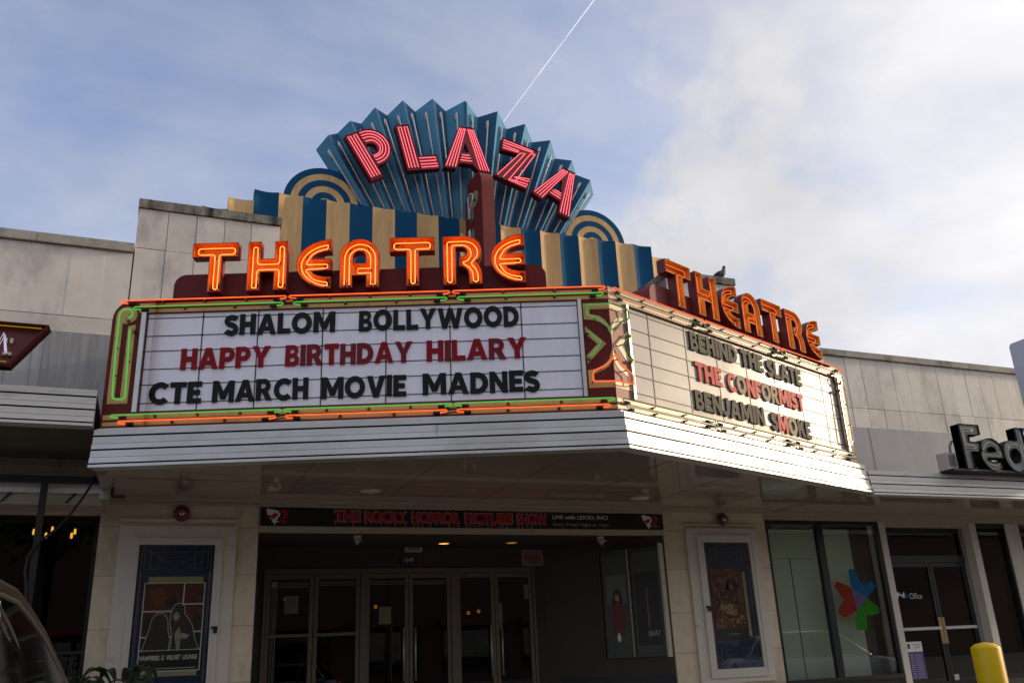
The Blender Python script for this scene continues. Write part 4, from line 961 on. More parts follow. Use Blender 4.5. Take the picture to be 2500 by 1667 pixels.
# tall cabinet sign at the right edge
m = MB(); F = Frame((13.19, -1.2, 0), (0, -1, 0), (-1, 0, 0)); r = .07
pl = [(0, 3.9), (.75, 3.9), (.75, 6.17)]+[(r+r*math.cos(R(t)), 6.17-r+r*math.sin(R(t))) for t in range(90, 181, 15)]
m.prism(F, pl, -.35, 0, SIGNW)
tag(m.build('cabinet_sign', loc=(13.19, -1.6, 3.9)), 'tall pale grey cabinet sign with a rounded corner at the right edge', 'sign')

# poster cases and posters
CASE_N = [0]
def deco(mb, F, a0, a1, z0, z1, d, mirror):
    """thin gold art-deco line pattern for the top or bottom of a poster case"""
    w = a1-a0; h = z1-z0; t = .0035
    def ln(x0, y0, x1, y1):
        Z = lambda y: (z1-y*h) if mirror else (z0+y*h)
        p = F.p(a0+x0*w, Z(y0), d); q = F.p(a0+x1*w, Z(y1), d); mb.bar(p, q, t, .0015, GOLD) if abs(x0-x1) > 1e-6 else mb.obox(F, a0+x0*w-t/2, a0+x0*w+t/2, d-.001, d, min(Z(y0), Z(y1)), max(Z(y0), Z(y1)), GOLD)
    for s in (0, 1):
        X = (lambda x: x) if s == 0 else (lambda x: 1-x)
        for a in ((.04, 0, .04, 1), (.08, .0, .08, .62), (.16, .1, .16, .62), (.08, .62, .26, .62), (.26, .2, .26, .62), (.08, .05, .42, .45), (.26, .5, .5, .72), (.04, .8, .34, .9), (.3, .3, .5, .3), (.34, .42, .5, .42), (.3, .3, .3, .42), (.05, .42, .26, .1), (.04, 0, .5, 0), (.1, .14, .5, .14)):
            ln(X(a[0]), a[1], X(a[2]), a[3])
def poster_case(name, label, o, i, g, d0, lock_side, group):
    """o/i/g: outer, inner and glass rectangles (x0,x1,z0,z1)"""
    S = thing(name, label, 'poster case', ((o[0]+o[1])/2, 0, o[2]), group)
    m = MB(); F = FX
    def ring(A, B, da, db, mat):
        m.obox(F, A[0], B[0], da, db, A[2], A[3], mat); m.obox(F, B[1], A[1], da, db, A[2], A[3], mat); m.obox(F, B[0], B[1], da, db, B[3], A[3], mat); m.obox(F, B[0], B[1], da, db, A[2], B[2], mat)
    mid = (i[0]+.035, i[1]-.035, i[2]+.035, i[3]-.035)
    ring(o, i, .003, .035, WHITEF); ring(i, mid, .003, .06, WHITEF); ring(mid, g, .003, .05, WHITEF)
    m.build('frame', S)
    b = MB(); b.obox(F, g[0], g[1], .003, .008, g[2], g[3], NAVY)
    deco(b, F, g[0], g[1], g[3]-.42, g[3]-.02, .0095, True); deco(b, F, g[0], g[1], g[2]+.02, g[2]+.42, .0095, False)
    for x in (g[0]+.03, g[0]+.045, g[1]-.03, g[1]-.045): b.obox(F, x, x+.0035, .0082, .0094, g[2]+.3, g[3]-.3, GOLD)
    b.build('lining', S)
    q = MB(); q.obox(F, g[0], g[1], .036, .040, g[2], g[3], GLS); q.build('glass', S)
    k = MB(); lx = g[1]+.05 if lock_side > 0 else g[0]-.05; lz = (g[2]+g[3])/2-.05
    k.obox(F, lx-.035, lx+.035, .062, .07, lz, lz+.03, BLKM); k.obox(F, lx-.01, lx+.03, .071, .095, lz-.045, lz+.012, BLKM); k.build('padlock', S)
poster_case('poster_case', 'white framed wall poster case on the pillar left of the entrance', (-.375, .905, .95, 3.155), (-.21, .755, 1.05, 3.01), (-.15, .67, 1.16, 2.94), 0, 1, 'poster cases on the stone pillars')
poster_case('poster_case', 'narrower white framed wall poster case on the pillar right of the entrance', (7.14, 8.395, 1.08, 3.20), (7.30, 8.285, 1.15, 3.10), (7.41, 8.20, 1.265, 2.995), 0, -1, 'poster cases on the stone pillars')
PBLK = M('poster_black_ink', (.018, .015, .014), .5); PRED = M('poster_dark_red_ink', (.13, .015, .010), .5, var=.5, scale=9); PBRN = M('poster_brown_ink', (.20, .065, .018), .5, var=.8, scale=11); PSKIN = M('poster_flesh_ink', (.46, .25, .12), .5, var=.5, scale=14); PGOLD = M('poster_gold_ink', (.55, .40, .16), .5); PGREY = M('poster_grey_ink', (.06, .06, .06), .5); POR = M('poster_orange_ink', (.16, .045, .010), .5, var=.6, scale=8)
def collage(name, cols, scale):
    m = bpy.data.materials.new(name); m.use_nodes = True; n = m.node_tree.nodes; l = m.node_tree.links; b = n['Principled BSDF']; b.inputs['Roughness'].default_value = .5
    tc = n.new('ShaderNodeTexCoord'); z = n.new('ShaderNodeTexNoise'); z.inputs['Scale'].default_value = scale; z.inputs['Detail'].default_value = 8; z.inputs['Roughness'].default_value = .7; z.inputs['Distortion'].default_value = 1.2; l.new(tc.outputs['Object'], z.inputs['Vector'])
    r = n.new('ShaderNodeValToRGB'); l.new(z.outputs[0], r.inputs[0]); r.color_ramp.interpolation = 'LINEAR'
    for i, c in enumerate(cols):
        p = .30+.40*i/(len(cols)-1)
        e = r.color_ramp.elements[i] if i < 2 else r.color_ramp.elements.new(p)
        e.position = p; e.color = (*c, 1)
    l.new(r.outputs[0], b.inputs['Base Color']); return m
PCOL = collage('poster_collage_ink', [(.02, .01, .008), (.10, .02, .01), (.03, .012, .01), (.34, .10, .02), (.05, .02, .012), (.62, .30, .10)], 9)
PCOLD = collage('poster_dark_collage_ink', [(.012, .008, .006), (.05, .012, .008), (.16, .03, .012), (.02, .01, .008), (.20, .06, .015)], 7)
PFIG = collage('poster_figure_ink', [(.01, .009, .008), (.015, .013, .012), (.06, .05, .045), (.012, .01, .009), (.20, .17, .15)], 14)
PFACE = collage('poster_portrait_ink', [(.05, .02, .012), (.22, .10, .045), (.36, .19, .09), (.14, .055, .025)], 22)
def blob(F, m, x, z, rx, rz, d, mat, n=14, wob=.1):
    m.prism(F, [(x+rx*(1+random.uniform(-wob, wob))*math.cos(2*math.pi*k/n), z+rz*(1+random.uniform(-wob, wob))*math.sin(2*math.pi*k/n)) for k in range(n)], d-.0008, d, mat)
def poster_left():
    m = MB(); F = FX; x0, x1, z0, z1 = -.06, .595, 1.52, 2.52
    m.obox(F, x0+.04, x1-.03, .0105, .0115, z0, 2.585, CREAMP); m.obox(F, x0, x1, .012, .013, z0+.05, z1, WHITE)
    L = .0145
    def pan(a, b, c, d, mat): m.obox(F, a, b, .0132, L, c, d, mat)
    pan(x0+.012, .36, 2.215, z1-.01, PCOLD); pan(.375, x1-.012, 2.29, z1-.01, PCOLD); pan(x0+.012, .36, 1.94, 2.20, PCOLD); pan(.375, x1-.012, 1.99, 2.275, PCOLD); pan(x0+.012, .36, 1.80, 1.925, PBLK); pan(.375, x1-.012, 1.80, 1.975, PBLK); pan(x0+.012, x1-.012, 1.58, 1.788, PBLK)
    for x, z, rx, rz, mt in ((.1, 2.38, .09, .1, POR), (.24, 2.30, .07, .06, PBLK), (.02, 2.07, .05, .08, PBLK), (.48, 2.42, .05, .08, PRED), (.52, 2.1, .05, .1, PBLK)): blob(F, m, x, z, rx, rz, L+.001, mt, 14, .25)
    def fig(pts):
        m.prism(F, [(p[0]*1.0, p[1]) for p in pts], L+.0015, L+.0025, WHITE); m.prism(F, inset(pts, .006), L+.003, L+.004, PFIG)
    fig([(-.03, 1.79), (.02, 1.98), (.05, 2.13), (.10, 2.19), (.17, 2.19), (.22, 2.13), (.235, 2.0), (.26, 1.9), (.25, 1.79)])
    fig([(.262, 1.79), (.27, 1.95), (.24, 2.08), (.245, 2.2), (.28, 2.28), (.34, 2.30), (.39, 2.26), (.40, 2.17), (.43, 2.14), (.49, 2.05), (.52, 1.92), (.57, 1.79)])
    blob(F, m, .305, 2.15, .032, .05, L+.0052, PSKINW, 12, .1); m.prism(F, [(.33, 1.80), (.30, 1.96), (.345, 2.04), (.37, 1.96), (.365, 1.80)], L+.0045, L+.0055, PSKINW); blob(F, m, .40, 1.94, .05, .03, L+.0052, PSKINW, 10, .2)
    add_text(m, F, 'VAMPIRES', -.045, .165, 1.69, 1.74, L+.0005, L+.0012, WHITE, .03); add_text(m, F, 'OF', .185, .215, 1.718, 1.74, L+.0005, L+.0012, WHITE, .03); add_text(m, F, 'THE', .182, .217, 1.69, 1.711, L+.0005, L+.0012, WHITE, .03)
    add_text(m, F, 'VELVET', .235, .385, 1.69, 1.74, L+.0005, L+.0012, WHITE, .03); add_text(m, F, 'LOUNGE', .405, .56, 1.69, 1.74, L+.0005, L+.0012, WHITE, .03)
    m.obox(F, x0+.012, x1-.05, L, L+.001, 1.60, 1.606, WHITE)
    tag(m.build('film_poster', loc=(.27, -.012, 1.52)), 'dark red film poster titled VAMPIRES OF THE VELVET LOUNGE in the left pillar case', 'poster')
CREAMP = M('cream_poster_paper', (.42, .38, .20), .7); PSKINW = M('poster_pale_ink', (.42, .36, .31), .5, var=.3, scale=20)
poster_left()
def poster_right():
    F = FX; m = MB(); x0, x1, z0, z1 = 7.475, 8.04, 1.645, 2.64
    m.obox(F, x0+.07, x1+.045, .0105, .0115, z0+.04, z1-.06, CREAMP); m.obox(F, x0, x1, .012, .013, z0, z1, PBLK); m.obox(F, x0+.01, x1-.01, .0132, .0142, z0+.16, z1-.012, PCOL)
    L = .0155
    for x, z, s in ((7.67, 2.47, .085), (7.83, 2.38, .065), (7.93, 2.46, .05), (7.56, 2.45, .035), (7.60, 2.26, .04), (7.74, 2.24, .035), (7.86, 2.22, .04), (7.96, 2.18, .035), (7.55, 2.16, .035), (7.68, 2.33, .03), (7.97, 2.31, .03), (7.57, 2.05, .03), (7.97, 2.05, .035)):
        blob(F, m, x, z-.35*s, s*1.5, s*1.9, L, random.choice([PBLK, PCOLD, PCOLD]), 14, .15); blob(F, m, x, z+.1*s, s*.95, s*1.2, L+.0012, random.choice([PBLK, PBRN, PCOL]), 12, .1); blob(F, m, x, z, s*.52, s*.86, L+.0024, PFACE, 16, .14); blob(F, m, x+random.uniform(-.2, .2)*s, z+.62*s, s*.6, s*.38, L+.0034, random.choice([PBLK, PCOLD, PBRN]), 12, .2); blob(F, m, x+.25*s, z-.1*s, s*.22, s*.7, L+.0030, PCOLD, 10, .2)
    for k in range(26): blob(F, m, random.uniform(x0+.04, x1-.04), random.uniform(1.84, 2.02), random.uniform(.012, .03), random.uniform(.01, .03), L+.0036, random.choice([PRED, POR, PGOLD, PSKIN, PBLK]), 8, .3)
    m.obox(F, x0+.02, x1-.02, L+.004, L+.005, 1.925, 1.93, PGOLD)
    add_text(m, F, 'READY', 7.60, 7.82, 2.05, 2.12, L+.004, L+.005, PGOLDL, .02); add_text(m, F, 'OR', 7.67, 7.73, 2.005, 2.04, L+.004, L+.005, PGOLDL, .01); add_text(m, F, 'NOT', 7.74, 7.87, 1.975, 2.045, L+.004, L+.005, PGOLDL, .02); add_text(m, F, '2', 7.87, 7.93, 2.03, 2.13, L+.003, L+.0035, PRED, .01)
    add_text(m, F, 'HERE I COME', 7.66, 7.88, 1.945, 1.97, L+.004, L+.005, POR, .01)
    add_text(m, F, 'IN THEATERS MARCH', 7.68, 7.88, 1.715, 1.732, L-.0008, L, PGREYL, .0)
    tag(m.build('film_poster', loc=(7.76, -.012, 1.65)), 'brown and gold crowded film poster titled READY OR NOT 2 in the right pillar case', 'poster')
PGOLDL = M('poster_pale_gold_ink', (.62, .52, .28), .5); PGREYL = M('poster_light_grey_ink', (.4, .4, .4), .5)
poster_right()
# double case on the splayed vestibule wall
A = Vector((5.55, 1.5, 0)); B = Vector((6.79, .02, 0)); u = (B-A).normalized(); nn = Vector((u.y, -u.x, 0)); nn = nn if nn.y < 0 else -nn
FV = Frame(A, u, nn)
DC = thing('double_poster_case', 'dark double poster case with a pale side panel on the angled vestibule wall', 'poster case', A.lerp(B, .75)+Vector((0, 0, 1.45)))
m = MB()
BLKC = M('dark_case_lining', (.055, .06, .055), .5)
m.obox(FV, .93, 1.88, .002, .06, 1.47, 2.95, BLKC); m.build('backing', DC)
m = MB(); m.obox(FV, 1.372, 1.40, .062, .105, 1.475, 2.945, BRONZE); m.obox(FV, .93, .95, .062, .105, 1.475, 2.945, BLKM); m.obox(FV, .951, 1.371, .062, .10, 2.90, 2.945, BLKM); m.obox(FV, 1.401, 1.88, .062, .10, 2.90, 2.945, BLKM); m.build('frame', DC)
m = MB()
SIDEP = M('pale_side_panel', (.45, .42, .36), .5, var=.05)
m.obox(FV, 1.882, 1.91, .002, .165, 1.46, 2.985, SIDEP); m.build('side_panel', DC)
for s, lab in ((0, 'red and grey film poster in the inner half of the dark vestibule case'), (1, 'black film poster lettered SIRÂT in the outer half of the vestibule case')):
    p = MB(); a0 = .99 if s == 0 else 1.45
    p.obox(FV, a0, a0+.35, .0615, .0625, 1.62, 2.62, PGREY if s == 0 else PBLK)
    if s == 0:
        p.obox(FV, a0+.02, a0+.33, .0627, .0632, 2.2, 2.6, M('poster_slate_ink', (.12, .13, .13), .5)); blob(FV, p, a0+.18, 2.2, .08, .22, .0642, PBLK); blob(FV, p, a0+.18, 1.98, .11, .25, .0652, PRED); blob(FV, p, a0+.18, 2.28, .035, .05, .0662, PSKIN); blob(FV, p, a0+.17, 1.74, .03, .06, .0662, WHITE)
    else:
        p.obox(FV, a0+.16, a0+.19, .0627, .0632, 1.85, 2.4, PBRN); add_text(p, FV, 'SIRÂT', a0+.15, a0+.33, 1.74, 1.83, .0627, .0635, PGREYL, .01)
    tag(p.build('film_poster', loc=FV.p(a0+.17, 1.62, .06)), lab, 'poster')

# banner over the entrance
BN = thing('banner', 'long black vinyl banner with dripping red lettering across the entrance beam', 'banner', (3.97, -.04, 3.17))
def build_banner():
    F = FX; m = MB()
    rows = [[], []]
    for k in range(41):
        x = 1.165+(6.775-1.165)*k/40; sag = .012*math.sin(k/40*math.pi*2.2)**2; rows[0].append((x, -.034-.004*math.sin(k*.9), 3.169)); rows[1].append((x, -.034-.004*math.sin(k*.7), 3.392-sag))
    m.grid(rows, BANB, True); o = m.build('vinyl', BN)
    t = MB()
    def dw(txt, x0, x1):
        add_text(t, F, txt, x0-.012, x1+.012, 3.222, 3.368, .0405, .0412, BANP, .075); add_text(t, F, txt, x0, x1, 3.234, 3.356, .0425, .0435, BANR, .055)
        n = max(4, int((x1-x0)/.055))
        for k in range(n):
            x = x0+.02+(x1-x0-.04)*k/(n-1)+random.uniform(-.012, .012); w = random.uniform(.007, .012); d = random.choice([.018, .03, .045, .06])
            for g_, mt, dd in ((.005, BANP, .0412), (0, BANR, .0435)):
                t.prism(F, [(x-w-g_, 3.245), (x+w+g_, 3.245), (x+w*.55+g_, 3.23-d*.6), (x+w*.3+g_, 3.23-d-g_), (x-w*.3-g_, 3.23-d-g_), (x-w*.55-g_, 3.23-d*.6)], dd-.0006, dd-.0003-(.0 if mt is BANR else .0002), mt)
    for txt, x0, x1 in (('THE', 2.06, 2.375), ('ROCKY', 2.44, 2.98), ('HORROR', 3.05, 3.69), ('PICTURE', 3.765, 4.435), ('SHOW', 4.505, 4.935)): dw(txt, x0, x1)
    t.build('red_lettering', o)
    t = MB(); add_text(t, F, 'LIVE with LDOD, INC!', 5.03, 5.88, 3.29, 3.352, .0405, .0412, WHITE, .02); add_text(t, F, 'Every Friday Night at 11pm', 5.04, 5.885, 3.19, 3.25, .0405, .0412, PGREYL, .0); t.build('white_lettering', o)
    for x in (1.225, 6.42):
        e = MB(); k = .285
        q = lambda L: [(x+a*k, 3.175+b*k) for a, b in L]
        e.prism(F, q([(.02, .62), (.06, .70), (.5, .62), (.62, .45), (.45, .2), (.6, .14), (.45, .12), (.38, -.0), (.33, .12), (.25, .12), (.3, .2), (.1, .35)]), .0402, .0408, WHITE)
        e.prism(F, q([(.04, .44), (.18, .43), (.3, .26), (.44, .34), (.52, .50), (.34, .50), (.22, .40), (.25, .30), (.08, .32)]), .0411, .0417, BANR); e.prism(F, q([(.55, .60), (.75, .66), (.95, .60), (.9, .35), (.72, .28), (.98, .12), (.7, .05), (.62, .18), (.66, .34), (.78, .42), (.7, .5)]), .0411, .0417, BANR)
        e.build('emblem', o)
build_banner()

# alarm bells
def bell(x, z, lab):
    S = thing('alarm_bell', lab, 'alarm bell', (x, -.01, z-.09), 'alarm bells on the pillars')
    m = MB(); m.lathe((x, -.03, z), (0, -1, 0), [(.03, -.028), (.03, 0), (.085, .005), (.095, .02), (.085, .045), (.055, .06), (.0, .066)], BELLR, 28); m.build('gong', S)
    m = MB(); m.lathe((x, -.095, z), (0, -1, 0), [(.03, 0), (.03, .006), (.0, .008)], TRIM, 16); m.lathe((x, -.102, z), (0, -1, 0), [(.014, 0), (.014, .006), (0, .007)], BLKM, 10); m.build('cap', S)
bell(.272, 3.297, 'dark red round alarm bell above the left pillar poster case'); bell(7.79, 3.325, 'dark red round alarm bell above the right pillar poster case')

# security cameras, address plate, warning sign, papers, lights in the vestibule
def camera(x, y, lab):
    S = thing('security_camera', lab, 'camera', (x, y, 3.0), 'security cameras under the entrance ceiling')
    m = MB(); m.lathe((x, y, 3.098), (0, 0, -1), [(.05, 0), (.05, .03), (.03, .045), (0, .046)], WHITEF, 18); m.build('mount', S)
    m = MB(); d = Vector((.25, -.75, -.6)); m.lathe(Vector((x, y, 3.05)), d, [(.0, -.03), (.045, -.025), (.045, .09), (.04, .1)], WHITEF, 18); m.lathe(Vector((x, y, 3.05))+d.normalized()*.085, d, [(.04, 0), (.04, .012), (0, .014)], BLK, 18); m.build('body', S)
camera(2.42, .3, 'small white security camera under the left of the entrance ceiling'); camera(5.87, .2, 'small security camera under the right of the entrance ceiling')
m = MB(); F = at_y(1.5); m.obox(F, 3.29, 3.55, .002, .012, 2.835, 2.97, BLKM); add_text(m, F, '1049', 3.34, 3.5, 2.885, 2.955, .013, .015, PGREYL, .02); m.obox(F, 3.31, 3.53, .0125, .014, 2.85, 2.866, PGREY)
tag(m.build('address_plate', loc=(3.42, 1.49, 2.83)), 'small black street number plate above the middle doors', 'sign')
m = MB(); m.obox(F, 3.35, 3.60, .002, .10, 3.03, 3.09, WHITEF); m.obox(F, 3.38, 3.57, .1, .115, 3.04, 3.08, GREYM)
tag(m.build('emergency_light', loc=(3.47, 1.45, 3.03)), 'small white box light fixed high above the middle doors', 'light')
m = MB(); m.obox(F, 5.19, 5.53, .002, .01, 2.83, 3.06, PGREYL); m.obox(F, 5.20, 5.52, .0102, .0110, 2.84, 3.05, M('sign_grey_white', (.2, .185, .17), .5))
add_text(m, F, 'ADDITIONAL', 5.23, 5.49, 3.0, 3.03, .0112, .012, BANR, .02); add_text(m, F, 'PARKING', 5.22, 5.50, 2.915, 2.985, .0112, .012, BANR, .05); add_text(m, F, 'IN REAR', 5.28, 5.44, 2.862, 2.9, .0112, .012, BANR, .03)
tag(m.build('parking_sign', loc=(5.36, 1.49, 2.83)), 'white notice with red PARKING lettering above the right doors', 'sign')
for x0, x1, z0, z1, lab in ((1.705, 1.885, 2.225, 2.45, 'grey paper notice taped inside the leftmost glass door'), (3.0, 3.17, 2.055, 2.285, 'pale yellow paper notice taped to the third glass door'), (4.75, 4.84, 1.95, 2.3, 'narrow paper notice at the hinge side of the last glass door'), (5.2, 5.29, 2.35, 2.56, 'small paper notice high on the last glass door')):
    m = MB(); m.obox(F, x0, x1, -.0055, -.004, z0, z1, PAPER)
    for k in range(6): m.obox(F, x0+.03, x1-.03-.02*(k % 3 == 1), -.0038, -.0032, z1-.05-.018*k, z1-.046-.018*k, PGREY)
    tag(m.build('paper_notice', loc=((x0+x1)/2, 1.5, z0)), lab, 'paper')
WARM = EM('warm_lamp', (1.0, .45, .10), 1.2); WARMD = EM('dim_warm_lamp', (1.0, .45, .12), .25)
for x, y, mt, lab in ((3.80, 1.0, WARM, 'lit recessed ceiling light in the vestibule, the brighter one'), (4.79, .9, WARMD, 'dim recessed ceiling light in the vestibule, right of the lit one')):
    S = thing('ceiling_light', lab, 'light', (x, y, 3.09)); m = MB(); m.lathe((x, y, 3.099), (0, 0, -1), [(.09, 0), (.09, .008), (.075, .01)], WHITEF, 20); m.build('rim', S)
    m = MB(); m.lathe((x, y, 3.098), (0, 0, -1), [(.074, .006), (0, .006)], mt, 20); m.build('lens', S)
# pendant bulbs inside the corner shop
BULB = EM('amber_bulb', (1.0, .46, .06), 5.0)
for k, (x, y, z) in enumerate(((-1.31, .6, 3.16), (-1.18, .6, 3.12), (-1.12, .6, 3.19), (-.91, .6, 3.12), (-.88, .62, 3.17))):
    S = thing('pendant_lamp', ['amber bulb half behind the black post in the corner shop', 'lowest amber bulb right beside the black post', 'highest amber bulb in the corner shop window', 'lower of two touching amber bulbs nearest the stone pillar', 'upper of two touching amber bulbs nearest the stone pillar'][k], 'lamp', (x, y, 3.2), 'amber bulbs hanging in the corner shop')
    m = MB(); m.lathe((x, y, z), (0, 0, 1), [(0, -.035), (.013, -.03), (.015, 0), (.011, .03), (0, .035)], BULB, 12); m.build('bulb', S)
    m = MB(); m.tube([(x, y, z+.036), (x, y, 3.58)], .004, BLK, 6); m.build('cord', S)

# black steel frame, cable and white awning cassette in front of the corner shop
SF = thing('steel_frame', 'black steel post and beam frame standing in front of the corner shop', 'frame', (-1.15, -.6, .7))
m = MB()
BLKS = M('charcoal_steel', (.020, .020, .023), .5, metal=.2)
m.box(-4.5, -.485, -.635, -.565, 3.512, 3.585, BLKS); m.build('beam', SF)
m = MB(); m.box(-1.165, -1.10, -.632, -.568, .7, 3.509, BLKS); m.build('post', SF)
m = MB(); m.box(-.483, -.455, -.66, -.54, 3.38, 3.62, BLKS); m.build('end_plate', SF)
m = MB(); m.tube([Vector(p) for p in ((-.66, -.66, 3.59), (-.68, -.67, 3.5), (-.74, -.68, 3.36), (-.84, -.68, 3.18), (-.96, -.67, 3.02), (-1.12, -.66, 2.88), (-1.19, -.65, 2.74), (-1.20, -.645, 2.6), (-1.17, -.65, 2.45), (-1.15, -.65, 2.25), (-1.16, -.645, 2.1))], .013, BLKS)
m.build('cable', SF)
AWNW = M('white_awning_metal', (.86, .86, .88), .3, var=.03)
AW = thing('awning_cassette', 'white rolled awning cassette under the black beam of the corner shop', 'awning', (-2.5, -.35, 3.25))
m = MB(); m.box(-5, -.58, -.50, -.22, 3.43, 3.56, AWNW); m.box(-5, -.57, -.44, -.18, 3.31, 3.428, MOULD); m.build('cassette', AW)
m = MB(); m.box(-.60, -.50, -.52, -.16, 3.37, 3.50, TRIM); m.build('end_cap', AW)
m = MB(); add_text(m, at_y(-.461), 'UL LISTED', -1.02, -.9, 3.47, 3.49, 0, .001, GREYM); add_text(m, at_y(-.461), 'CERTIFIED', -1.02, -.9, 3.445, 3.462, 0, .001, GREYM)
for x in (-1.42, -.80):
    m = MB(); m.box(x-.05, x+.05, -.49, -.2, 3.44, 3.52, BLKM); m.bar((x, -.47, 3.48), (x-.12, -.43, 3.33), .03, .02, BLKM); m.build('bracket', AW)
# railing
RL = thing('railing', 'black iron railing with scrolls in front of the corner shop glass', 'railing', (-1.5, -.3, .7))
m = MB(); m.box(-3.5, -.6, -.33, -.27, 1.78, 1.815, BLKM); m.box(-3.5, -.6, -.315, -.285, 1.55, 1.57, BLKM); m.box(-3.5, -.6, -.315, -.285, .8, .82, BLKM)
x = -3.45
while x < -.6: m.box(x, x+.016, -.308, -.292, .7, 1.778, BLKM); x += .11
m.build('bars', RL)
m = MB()
for k in range(13):
    cx = -.72-.22*k
    for s in (-1, 1): m.tube([(cx+s*(.05-.006*j/2)*math.cos(R(40*j))*.9, -.3, 1.675+(.08-.007*j)*math.sin(R(40*j))) for j in range(10)], .006, BLKM, 6)
m.build('scroll', RL)

S = thing('strip_lamp', 'white strip lamp lit inside the print shop, its end showing beside the display board', 'lamp', (9.8, 1.3, 3.3))
m = MB(); m.box(8.75, 10.7, 1.25, 1.40, 3.30, 3.36, WHITEF); m.build('housing', S)
m = MB(); m.box(8.75, 10.7, 1.26, 1.39, 3.285, 3.298, EM('strip_lamp_glow', (.92, 1.0, .90), 4.2)); m.build('diffuser', S)
for x, z, lab in ((3.35, 2.38, 'added amber lamp for a reflection in the third glass door'), (4.9, 2.25, 'left of two added amber lamps for reflections in the fifth glass door'), (5.08, 2.27, 'right of two added amber lamps for reflections in the fifth glass door'), (1.95, 2.52, 'added amber lamp for a reflection in the leftmost glass door')):  # lamps added to stand in for orange reflections in the door glass
    S = thing('reflection_lamp', lab, 'lamp', (x, 3.2, z), 'added amber lamps for door glass reflections'); m = MB(); m.lathe((x, 3.2, z), (0, 0, 1), [(0, -.03), (.022, -.025), (.03, .02), (0, .03)], EM('reflection_lamp_glow', (1, .42, .08), .7), 12); m.build('shade', S)
    m = MB(); m.tube([(x, 3.2, z+.03), (x, 3.2, z+.2), (x, 4.95, z+.2)], .006, BLK, 6); m.build('bracket', S)
# window sticker, door lettering and door notices of the print shop
m = MB(); F = at_y(.03)
SB = M('blue_sticker', (.004, .10, .24), .6, spec=.1); SR_ = M('red_sticker', (.22, .022, .010), .6, spec=.1); SGn = M('green_sticker', (.022, .19, .008), .6, spec=.1); SPu = M('purple_sticker', (.06, .03, .15), .4)
m.prism(F, [(10.06, 2.60), (10.20, 2.60), (10.235, 2.45), (10.30, 2.37), (10.36, 2.37), (10.475, 2.43), (10.54, 2.335), (10.33, 2.17), (10.06, 2.335)], .001, .003, SB)
m.prism(F, [(9.80, 2.43), (10.055, 2.33), (10.10, 1.985), (9.82, 1.885), (9.715, 1.97), (9.80, 2.08), (9.885, 2.15), (9.80, 2.26), (9.735, 2.355)], .001, .003, SR_)
m.prism(F, [(10.335, 2.165), (10.53, 2.03), (10.53, 1.95), (10.36, 1.90), (10.30, 1.93), (10.265, 1.90), (10.24, 1.705), (10.035, 1.705), (10.04, 1.88), (10.11, 1.98)], .001, .003, SGn)
m.prism(F, [(10.06, 2.332), (10.33, 2.168), (10.105, 1.985)], .001, .0034, SPu)
tag(m.build('window_sticker', loc=(10.13, .02, 1.7)), 'red, blue, green and purple star shaped sticker on the display window', 'sticker')
F = at_y(.15)
m = MB(); add_text(m, F, 'Fed', 11.085, 11.235, 2.165, 2.25, -.013, -.0115, WHITE, .05); add_text(m, F, 'Ex', 11.24, 11.335, 2.16, 2.235, -.013, -.0115, SB, .05); add_text(m, F, 'Office', 11.345, 11.60, 2.145, 2.235, -.013, -.0115, WHITE, -.01)
tag(m.build('door_lettering', loc=(11.34, .16, 2.14)), 'white and blue shop name lettering on the left black door', 'lettering')
m = MB(); m.obox(F, 11.09, 11.40, -.0125, -.0118, .95, 1.35, M('purple_notice_ink', (.10, .06, .24), .5)); m.obox(F, 11.085, 11.40, -.0125, -.0118, 1.352, 1.50, WHITE); m.obox(F, 11.10, 11.15, -.0115, -.0108, 1.40, 1.47, BLK)
for k in range(12): m.obox(F, 11.12, 11.19, -.0115, -.011, 1.30-.03*k, 1.308-.03*k, PGREYL); m.obox(F, 11.22, 11.36, -.0115, -.011, 1.30-.03*k, 1.308-.03*k, PGREYL)
for k in range(3): m.obox(F, 11.22, 11.37, -.0115, -.011, 1.46-.025*k, 1.466-.025*k, PGREY)
tag(m.build('hours_notice', loc=(11.24, .16, .95)), 'purple opening hours notice with white header low on the left black door', 'notice')
m = MB(); m.obox(F, 11.935, 12.05, -.0125, -.0118, .84, .985, WHITE); ring = [(11.992+.04*math.cos(R(t)), .925+.045*math.sin(R(t))) for t in range(0, 360, 20)]; m.tube([F.p(a, z, -.011) for a, z in ring], .004, BANR, 6, True); m.bar(F.p(11.965, .955, -.011), F.p(12.02, .895, -.011), .005, .003, BANR); m.obox(F, 11.94, 12.045, -.0116, -.011, .845, .86, BANR)
tag(m.build('prohibition_sticker', loc=(11.99, .16, .84)), 'small white sticker with a red barred circle low on the right black door', 'sticker')

# yellow bollard
m = MB(); m.lathe((7.99, -4.0, .4), (0, 0, 1), [(.14, 0), (.14, 1.04), (.135, 1.055), (.09, 1.085), (.0, 1.10)], YEL, 32)
tag(m.build('bollard', loc=(7.99, -4, .42)), 'yellow painted steel bollard in front of the black shop doors', 'bollard')

